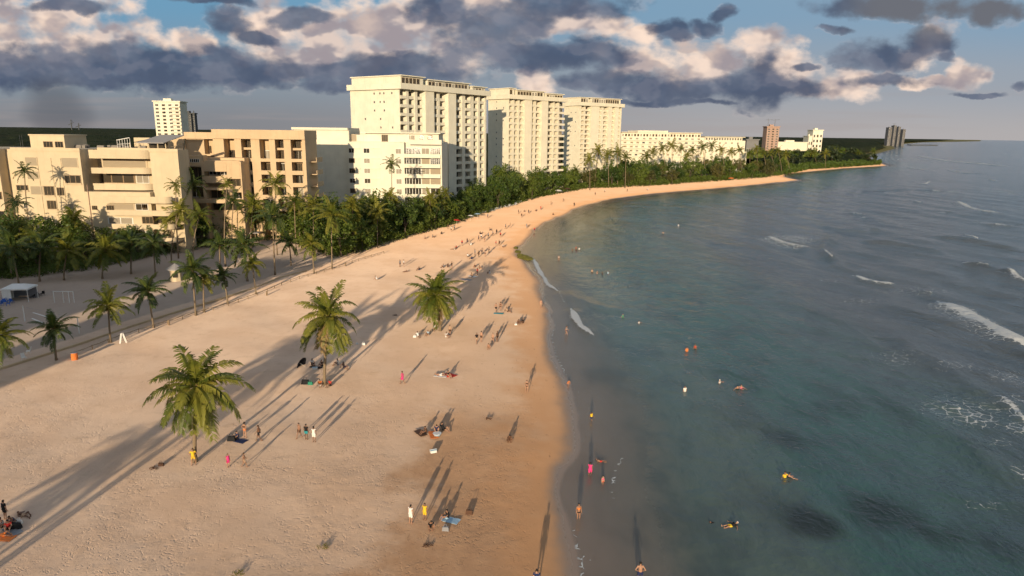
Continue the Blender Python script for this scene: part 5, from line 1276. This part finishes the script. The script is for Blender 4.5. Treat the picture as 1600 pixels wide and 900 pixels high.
# --- the far crowd
rp = random.Random(17)
far = [(588,438,'squat'),(625,417,'stand'),(631,417,'stand'),(634,425,'lie'),(655,422,'sit'),(693,418,'sit'),(700,417,'sit'),(706,420,'stand'),(713,388,'sit'),(708,390,'lie'),(722,384,'stand'),(730,381,'walk'),(736,383,'sit'),(748,377,'walk'),(752,374,'stand'),(757,378,'stand'),(763,372,'walk'),
       (770,369,'stand'),(776,366,'walk'),(782,371,'stand'),(790,358,'walk'),(797,356,'stand'),(731,402,'squat'),(737,405,'sit'),(742,399,'stand'),(748,402,'walk'),(753,397,'stand'),(758,401,'stand'),(764,395,'walk'),(775,385,'stand'),(780,384,'stand'),(786,387,'squat'),(742,418,'sit'),(749,420,'sit'),(738,433,'squat'),(746,430,'stand'),(765,428,'sit'),
       (762,341,'stand'),(810,334,'stand'),(820,331,'sit'),(826,334,'stand'),(838,330,'sit'),(845,328,'walk'),(861,320,'stand'),(880,315,'walk'),(864,336,'sit'),(897,322,'stand'),(705,362,'stand'),(700,358,'stand'),(710,360,'walk'),(690,366,'sit'),(664,373,'sit'),(676,371,'sit'),
       (712,346,'stand'),(823,357,'walk'),(835,363,'stand'),(815,340,'walk'),(930,305,'walk'),(945,301,'stand'),(980,300,'walk'),(1012,298,'stand'),(765,360,'sit'),(750,366,'sit')]
cols = ['black', 'brown', 'navy', 'red', 'tan', 'grey', 'black', 'brown', 'white']
for i, (px, py, kd) in enumerate(far):
    a, c = rp.choice(cols), rp.choice(('black', 'navy', 'brown'))
    zone = 'on the sand left of the third palm' if px < 700 and py > 400 else 'in the shade patches behind the third palm' if py > 393 else 'in the crowd in the middle of the far beach' if py > 365 and px > 700 else 'along the tree edge of the far beach' if px < 770 and py > 338 else 'on the thin far curve of the beach'
    pp_(px, py, kd, top=a, bottom=c, face=rp.uniform(0, 6.28), fem=i % 3 == 0, garm='dress' if i % 6 == 0 else None, label='tiny beachgoer '+zone, group='tiny beachgoers '+zone)

# ------------------------------------------------------------------ things on the beach
def thing(name, px, py, label, cat, rz=0., group=None, Y=None):
    x, y, z = G(px, py); return tag(empty(name, (x, y, z), rz), label, cat, group)
def towel(px, py, col, rz, label, w_=.8, l_=1.7):
    r_ = random.Random(px); b = MB(); n = 6; vs = []
    for i in range(n+1):
        for j in range(4): vs.append((w_*(j/3-.5), l_*(i/n-.5), .05+.03*r_.random()))
    k = len(vs); vs += [(x, y, z-.03) for x, y, z in vs]
    fs = [(i*4+j, i*4+j+1, i*4+j+5, i*4+j+4) for i in range(n) for j in range(3)]; fs += [tuple(q+k for q in f[::-1]) for f in fs]
    rim = [j for j in range(3)]+[3+4*i for i in range(n)]+[n*4+3-j for j in range(3)]+[4*(n-i) for i in range(n)]
    fs += [(rim[(i+1) % len(rim)], rim[i], rim[i]+k, rim[(i+1) % len(rim)]+k) for i in range(len(rim))]
    b.add(vs, fs); x, y, z = G(px, py); o = b.obj('beach_towel', M['c_'+col], None, loc=(x, y, z), rot=(0, 0, rz)); tag(o, label, 'towel')
for a in ((689,588,'white',1.3,'white towel under the lying person in the middle of the beach'),(704,586,'red',.9,'red towel beside the white one in the middle of the beach'),(677,680,'orange',.3,'orange towel between the two sitting people'),(779,490,'teal',1.5,'turquoise towel near the water line'),
          (702,813,'paleblue',1.2,'pale blue towel under the sitting person in black'),(657,677,'brown',.6,'dark brown blanket left of the orange towel'),(20,830,'grey',1.0,'grey blanket under the picnic group at the left edge'),(4,841,'orange',1.5,'peach coloured towel at the lower left edge'),(373,689,'navy',1.2,'dark blue blanket behind the nearest palm'),
          (494,574,'black',1.2,'black blanket under the group at the second palm')): towel(*a[:3], a[3], a[4])
def bag(px, py, col, label, s_=.5, nm='beach_bag'):
    root = thing(nm, px, py, label, 'bag'); b = MB(); w0, h0, d0 = s_, s_*.6, s_*.5
    b.add([(-w0*.5,-d0*.5,0),(w0*.5,-d0*.5,0),(w0*.5,d0*.5,0),(-w0*.5,d0*.5,0),(-w0*.42,-d0*.3,h0),(w0*.42,-d0*.3,h0),(w0*.42,d0*.3,h0),(-w0*.42,d0*.3,h0)], [(0,3,2,1),(4,5,6,7),(0,1,5,4),(1,2,6,5),(2,3,7,6),(3,0,4,7)])
    b.obj('bag_body', M['c_'+col], root); q = MB(); q.tube([(-w0*.25, 0, h0), (-w0*.15, 0, h0*1.6), (w0*.15, 0, h0*1.6), (w0*.25, 0, h0)], [.02]*4, 5); q.obj('handle', M['c_'+col], root)
for a in ((477,600,'black','black bag on the sand left of the second palm',.9),(485,601,'green','dark green bag next to the black one left of the second palm',.6),(568,539,'white','white bag alone on the sand right of the second palm',.5),(558,538,'white','small white bag beside the lone white bag',.35),(362,689,'black','black bag behind the nearest palm',.8),(25,826,'black','black bag in the picnic group at the left edge',.8),(30,818,'white','white bag in the picnic group at the left edge',.5),(806,508,'white','white bag at the feet of the crouching person near the water',.45),(733,803,'brown','brown bag alone right of the pale blue towel',.6),(696,829,'grey','grey bag with white items in front of the pale blue towel',.55),(252,728,'brown','low brown driftwood coloured bag left of the nearest palm',.5),(648,527,'white','white bag left of the third palm group',.5)): bag(*a)
# cooler box and basin
def cooler(px, py, label, s_=.55):
    root = thing('cooler_box', px, py, label, 'cooler', .4); b = MB(); b.box(-s_, s_, -s_*.55, s_*.55, 0, s_*.8); b.obj('box', M['wpaint'], root)
    b = MB(); b.box(-s_*1.04, s_*1.04, -s_*.6, s_*.6, s_*.803, s_*.98); b.obj('lid', M['c_paleblue'], root); b = MB(); b.tube([(-s_*1.05, 0, s_*.6), (-s_*1.2, 0, s_*1.1), (s_*1.2, 0, s_*1.1), (s_*1.05, 0, s_*.6)], [.025]*4, 5); b.obj('handle', M['wpaint'], root)
cooler(677, 707, 'white cooler box standing alone on the sand', .3); cooler(492, 577, 'white cooler box beside the group at the second palm', .3)
root = thing('basin', 683, 681, 'pale blue basin in front of the crouching person', 'basin'); b = MB(); b.tube([(0, 0, 0), (0, 0, .12), (0, 0, .28)], [.28, .34, .42], 14); b.obj('bowl', M['c_paleblue'], root); b = MB(); b.tube([(0, 0, .281), (0, 0, .31)], [.45, .45], 14); b.obj('rim', M['wpaint'], root)
# umbrellas
def umbrella(px, py, col, label, tilt=.2, az_=0., h=2.1, r_=1.15, closed=False):
    root = thing('beach_umbrella', px, py, label, 'umbrella', az_); d = V3(math.sin(tilt), 0, math.cos(tilt)); b = MB(); b.tube([V3(0, 0, -.2), d*h], [.022, .02], 6); b.obj('pole', M['wpaint'], root)
    b = MB(); n = 10; top = d*h; sx = V3(math.cos(tilt), 0, -math.sin(tilt)); sy = V3(0, 1, 0); rings = [(.02, 0), (.5, -.10), (.85, -.27), (1., -.42)]; vs = []
    for q, dz_ in rings:
        for j in range(n): a = 2*PI*j/n; vs.append(top+(sx*math.cos(a)+sy*math.sin(a))*q*r_+d*dz_*r_*.8)
    k = len(vs); vs += [v_-d*.02 for v_ in vs]; fs = [(i*n+j, i*n+(j+1) % n, (i+1)*n+(j+1) % n, (i+1)*n+j) for i in range(3) for j in range(n)]
    b.add(vs, [f[::-1] for f in fs]+[tuple(q+k for q in f) for f in fs]+[(3*n+j, 3*n+(j+1) % n, 3*n+(j+1) % n+k, 3*n+j+k)[::-1] for j in range(n)]); b.obj('canopy', M['c_'+col], root)
umbrella(713, 352, 'red', 'red beach umbrella in front of the green belt on the far beach', .1); umbrella(735, 345, 'white', 'white beach umbrella right of the red one at the tree edge', .15, 1.); umbrella(746, 342, 'paleblue', 'pale blue beach umbrella at the tree edge', .1, 2.)
umbrella(482, 574, 'black', 'black beach umbrella tipped on its side left of the second palm', 1.25, PI*.9, 1.4, .95); umbrella(720, 340, 'white', 'small white parasol behind the red umbrella', .1, 0, 2., .9)
for i, (px, py, c_, lab) in enumerate(((872,304,'white','white parasol at the tree edge near the middle tower'),(886,301,'brown','brown parasol at the tree edge on the far beach'),(790,317,'white','white parasol at the left end of the far beach clutter'),(812,312,'tan','tan parasol in the far beach clutter'),(1142,283,'orange','orange parasol near the far sand spit'),(768,322,'tan','tan parasol before the beach clutter'))):
    umbrella(px, py, c_, lab, .05, i, 2.6, 2.)
# chairs and tables of the far beach bars
def lounge_mesh():
    b = MB(); b.box(-.3, .3, -.9, .35, .28, .34); b.add([(-.3,.35,.28),(.3,.35,.28),(.3,.95,.75),(-.3,.95,.75),(-.3,.33,.34),(.3,.33,.34),(.3,.92,.81),(-.3,.92,.81)], [(0,3,2,1),(4,5,6,7),(0,1,5,4),(1,2,6,5),(2,3,7,6),(3,0,4,7)])
    l = MB()
    l.box(-.28, -.23, -.85, -.8, 0, .28)
    return b.mesh('seat_and_back', M['wpaint']), l.mesh('leg', M['wpaint'])
LS, LL = lounge_mesh()
for i in range(46):
    px = rp.uniform(748, 812); py = float(np.interp(px, [748, 780, 812], [335, 326, 318]))-rp.uniform(-1, 4)
    root = thing('beach_chair', px, py, 'white beach chair among the clutter of chairs at the far tree edge', 'chair', rp.uniform(0, 6.28), 'beach chairs at the far tree edge')
    mesh_obj('seat_and_back', LS, root, scale=(1.2,)*3)
    for sx, sy in ((0, 0), (.51, 0), (0, 1.1), (.51, 1.1)): mesh_obj('leg', LL, root, loc=(sx*1.2, sy*1.2, 0), scale=(1.2,)*3)
# ropes and posts of the low fence
fl_ = [(118,556),(193,527),(262,506),(308,492),(357,478),(402,462),(418,456),(440,446),(468,436),(519,422),(560,408),(600,396)]
root = thing('low_fence', *fl_[0], 'low weathered wooden rail fence running along the sand in front of the palms', 'fence'); ox, oy, oz = root.location
P_ = []
for (a, b_), (c, d) in zip(fl_[:-1], fl_[1:]):
    A = V3(*G(a, b_)); B = V3(*G(c, d)); n = max(1, int((B-A).length/2.6))
    for i in range(n): P_.append(A.lerp(B, i/n))
P_.append(V3(*G(*fl_[-1])))
for i, p in enumerate(P_):
    p.z = hz(p.x, p.y); q = MB(); q.tube([(0, 0, -.3), (0, 0, .62)], [.07, .06], 6); q.obj('post', M['wood'], root, loc=p-root.location)
for i in range(len(P_)-1):
    q = MB(); a = P_[i]-root.location; c = P_[i+1]-root.location; q.tube([a+V3(0, 0, .55), a.lerp(c, .5)+V3(0, 0, .47), c+V3(0, 0, .55)], [.045, .045, .045], 5); q.obj('rail', M['wood'], root)
# low kerb wall of the promenade, just behind the fence
kw = [(-60,598),(0,578),(70,556),(118,541),(200,513),(262,493),(308,479),(357,464),(402,449),(440,434),(480,424)]
root = thing('low_wall', *kw[0], 'low sand coloured kerb wall between promenade and beach', 'wall'); q = MB()
pts = [V3(*G(*p))-root.location for p in kw]
for a, c in zip(pts[:-1], pts[1:]):
    n = (c-a).cross(V3(0, 0, 1)).normalized()*.14; q.add([a-n, c-n, c+n, a+n, a-n+V3(0,0,.3), c-n+V3(0,0,.3), c+n+V3(0,0,.3), a+n+V3(0,0,.3)], [(0,3,2,1),(4,5,6,7),(0,1,5,4),(2,3,7,6)])
q.obj('kerb', M['peach'], root)
# orange drum, leaning white board, stumps
root = thing('litter_drum', 117, 562, 'orange litter drum at the near end of the low fence', 'bin'); q = MB(); q.tube([(0,0,0),(0,0,.3),(0,0,.32),(0,0,.62),(0,0,.64),(0,0,.95)], [.38,.38,.41,.41,.38,.38], 14, caps=False); q.obj('drum', M['c_orange'], root)
q = MB(); q.tube([(0,0,.955),(0,0,1.0)], [.43,.43], 14); q.obj('rim', M['c_grey'], root)
root = thing('sign_board', 193, 536, 'white board leaning in an A shape on the low fence', 'sign', .5)
for s_ in (-1, 1):
    q = MB(); q.add([(s_*.1-.25,-.03,1.9),(s_*.1+.05,-.03,1.9),(s_*.55+.1,-.03,0),(s_*.55-.2,-.03,0),(s_*.1-.25,.03,1.9),(s_*.1+.05,.03,1.9),(s_*.55+.1,.03,0),(s_*.55-.2,.03,0)], [(0,3,2,1),(4,5,6,7),(0,1,5,4),(1,2,6,5),(2,3,7,6),(3,0,4,7)]); q.obj('board', M['wpaint'], root, loc=(0, s_*.08, 0))
root.scale = (.72, .72, .78)
for px, py, lab in ((264,508,'short wooden bollard at the fence below the drooping palm'),(417,462,'short wooden bollard at the fence in the middle'),(540,416,'short leaning stake right of the tall fence palm')):
    o = MB(); o.tube([(0,0,-.2),(0,0,.8),(0,0,.85)], [.17,.15,.10], 8); x, y, z = G(px, py); tag(o.obj('bollard', M['wood'], None, loc=(x, y, z)), lab, 'bollard')
# tent with open side, goals, net posts, plastic chairs
root = thing('market_tent', 33, 469, 'white tent with an open dark side standing on the shaded sand', 'tent', .15)
for sx in (-1, 1):
    for sy in (-1, 1): q = MB(); q.tube([(sx*2, sy*1.6, 0), (sx*2, sy*1.6, 2.2)], [.05, .05], 6); q.obj('pole', M['wpaint'], root)
q = MB(); q.add([(-2.15,-1.75,2.15),(2.15,-1.75,2.15),(2.15,1.75,2.15),(-2.15,1.75,2.15),(-1.,0,3.),(1.,0,3.),(-2.15,-1.75,2.4),(2.15,-1.75,2.4),(2.15,1.75,2.4),(-2.15,1.75,2.4)], [(0,3,2,1),(0,1,7,6),(1,2,8,7),(2,3,9,8),(3,0,6,9),(6,7,5,4),(8,9,4,5),(7,8,5),(9,6,4)]); q.obj('canopy', M['wpaint'], root)
q = MB(); q.box(-2.03, -1.97, -1.5, 1.5, .05, 2.14); q.obj('side_wall', M['wpaint'], root); q = MB(); q.box(-1.9, 1.9, 1.57, 1.63, .05, 2.14); q.obj('back_wall', M['c_grey'], root); q = MB(); q.box(-2.0, -.6, -1.63, -1.57, .05, 2.14); q.obj('front_wall', M['wpaint'], root)
q = MB(); q.box(-.1, 1.4, -.6, .2, .72, .78); q.obj('counter', M['c_tan'], root)
def plchair(px, py, col, rz, label, group=None):
    root = thing('plastic_chair', px, py, label, 'chair', rz, group); m_ = M['c_'+col]
    q = MB(); q.box(-.24, .24, -.24, .24, .40, .45); q.obj('seat', m_, root); q = MB(); q.add([(-.24,.22,.45),(.24,.22,.45),(.22,.32,.95),(-.22,.32,.95),(-.24,.26,.45),(.24,.26,.45),(.22,.36,.95),(-.22,.36,.95)], [(0,1,2,3),(4,7,6,5),(0,4,5,1),(1,5,6,2),(2,6,7,3),(3,7,4,0)]); q.obj('backrest', m_, root)
    for sx in (-1, 1):
        for sy in (-1, 1): q = MB(); q.tube([(sx*.2, sy*.2, .4), (sx*.25, sy*.25, 0)], [.025, .02], 5); q.obj('leg', m_, root)
plchair(38, 563, 'white', 1.0, 'white plastic chair on the shaded promenade, lower of two'); plchair(45, 553, 'white', -1.2, 'white plastic chair on the shaded promenade, upper of two')
for i, (px, py) in enumerate(((4,473),(9,475),(14,473),(19,474),(2,478),(13,478))): plchair(px, py, 'blue', i*1.1, 'blue plastic chair left of the white tent', 'blue plastic chairs beside the tent')
for i, (px, py) in enumerate(((52,466),(57,464),(62,463),(67,462))): plchair(px, py, 'black', i*1.4, 'dark chair right of the white tent', 'dark chairs beside the tent')
for px, py, wd, lab in ((97,473,2.6,'white metal goal frame in front of the palms, left one'),(108,473,1.8,'white metal goal frame in front of the palms, right one')):
    root = thing('goal_frame', px, py, lab, 'goal')
    for s_ in (-1, 1): q = MB(); q.tube([(s_*wd/2, 0, 0), (s_*wd/2, 0, 2.)], [.06, .06], 6); q.obj('post', M['wpaint'], root)
    q = MB(); q.tube([(-wd/2, 0, 2.0), (wd/2, 0, 2.0)], [.06, .06], 6); q.obj('crossbar', M['wpaint'], root)
A = V3(*G(39, 502)); B = V3(*G(124, 521)); root = tag(empty('volleyball_net', A), 'pair of white net poles with a thin top cord on the shaded sand court', 'net')
for p in (A, B): q = MB(); q.tube([(0, 0, 0), (0, 0, 2.5)], [.07, .06], 6); q.obj('pole', M['wpaint'], root, loc=p-A)
q = MB(); q.tube([(0, 0, 2.4), (B-A)*.5+V3(0, 0, 2.3), (B-A)+V3(0, 0, 2.4)], [.012]*3, 4); q.obj('cord', M['c_grey'], root)
for (a, c, lab) in (((52,489),(78,497),'white court boundary tape on the shaded sand, upper one'),((50,498),(70,506),'white court boundary tape on the shaded sand, lower one')):
    A = V3(*G(*a)); B = V3(*G(*c)); q = MB(); d = (B-A); n = d.cross(V3(0,0,1)).normalized()*.1; q.add([-n, d-n, d+n, n, -n+V3(0,0,.05), d-n+V3(0,0,.05), d+n+V3(0,0,.05), n+V3(0,0,.05)], [(0,3,2,1),(4,5,6,7),(0,1,5,4),(1,2,6,5),(2,3,7,6),(3,0,4,7)]); tag(q.obj('boundary_tape', M['wpaint'], None, loc=A+V3(0,0,.03)), lab, 'tape')
# kiosk with a small pointed roof
root = thing('kiosk', 276, 439, 'small pale kiosk with a pointed roof between the shaded palms', 'kiosk', .3); q = MB(); q.tube([(0,0,0),(0,0,2.4)], [1.1,1.1], 8); q.obj('wall', M['cream'], root); q = MB(); q.tube([(0,0,2.41),(0,0,2.6),(0,0,3.6)], [1.8,1.75,.1], 8); q.obj('roof', M['tin'], root); q = MB(); q.box(-.4,.4,-1.15,-1.05,.9,1.8); q.obj('hatch', M['glass'], root)
# garden pavilions and a parked car under the trees
for px, py, w_, rz, lab in ((425,372,4.,.2,'pale flat canopy over the garden path, half hidden by palms'),(400,378,2.6,.2,'small low canopy left of the flat garden canopy')):
    root = thing('garden_canopy', px, py, lab, 'canopy', rz); q = MB(); q.box(-w_/2, w_/2, -1.5, 1.5, 2.5, 2.7); q.obj('roof', M['tin'], root)
    for sx in (-1, 1):
        for sy in (-1, 1): q = MB(); q.tube([(sx*w_*.45, sy*1.3, 0), (sx*w_*.45, sy*1.3, 2.49)], [.07,.07], 6); q.obj('post', M['wood'], root)
# weed covered rock at the water line
root_x, root_y, _ = G(818, 402); rn = random.Random(4)
q = MB(); 
for (px, py, s_) in ((806,388,.7),(809,394,.9),(813,400,1.1),(818,403,1.4),(824,405,1.2),(829,406,.8)):
    x, y, z = G(px, py); q.ell((x-root_x, y-root_y, .15), (s_*rn.uniform(.8, 1.2), s_*1.3, .42*rn.uniform(.7, 1.2)), 12, 8)
me = q.mesh('tmp', M['leafB']); o = bpy.data.objects.new('weedy_rock', me); COL.objects.link(o); m = o.modifiers.new('r', 'REMESH'); m.mode = 'VOXEL'; m.voxel_size = .18
ev = bpy.data.meshes.new_from_object(o.evaluated_get(bpy.context.evaluated_depsgraph_get())); o.modifiers.clear(); o.data = ev
for v in ev.vertices: v.co += V3(rn.uniform(-.12, .12), rn.uniform(-.12, .12), rn.uniform(-.12, .12))
M['weed'] = flat('seaweed_on_rock', (.13, .12, .025), .9, .45, 2.); ev.materials.clear(); ev.materials.append(M['weed'])
o.location = (root_x, root_y, 0.); tag(o, 'low rock covered in yellow green seaweed where the sand meets the water', 'rock')
# driftwood and weed clumps
for i, (px, py, c_, lab) in enumerate(((505,856,'weed','small clump of dry seaweed low in the picture'),(668,853,'brown','dark clump of seaweed below the group low in the picture'),(372,897,'weed','green tuft at the bottom edge of the picture'),(762,655,'brown','tiny heap of dark weed on the empty sand'),(240,733,'brown','strip of driftwood left of the nearest palm'),(617,493,'brown','small dark lump of weed on the upper sand'))):
    q = MB(); rn = random.Random(i)
    for k in range(26): a = rn.uniform(0, 6.28); d = rn.random()*.45; p = V3(math.cos(a)*d, math.sin(a)*d*.7, .03); e_ = p+V3(rn.uniform(-.25, .25), rn.uniform(-.25, .25), rn.uniform(.02, .22)); q.tube([p, e_], [.025, .01], 4)
    x, y, z = G(px, py); tag(q.obj('seaweed_clump', M['weed'] if c_ == 'weed' else M['c_brown'], None, loc=(x, y, z)), lab, 'seaweed', kind='stuff')
# long white cloth / boat like thing in the third palm's shade
towel(738, 432, 'white', .8, 'crumpled white sheet in the shadow behind the third palm', 1.2, 2.2); towel(728, 437, 'grey', 1.1, 'grey sheet beside the crumpled white one in the shadow', 1.2, 2.6)
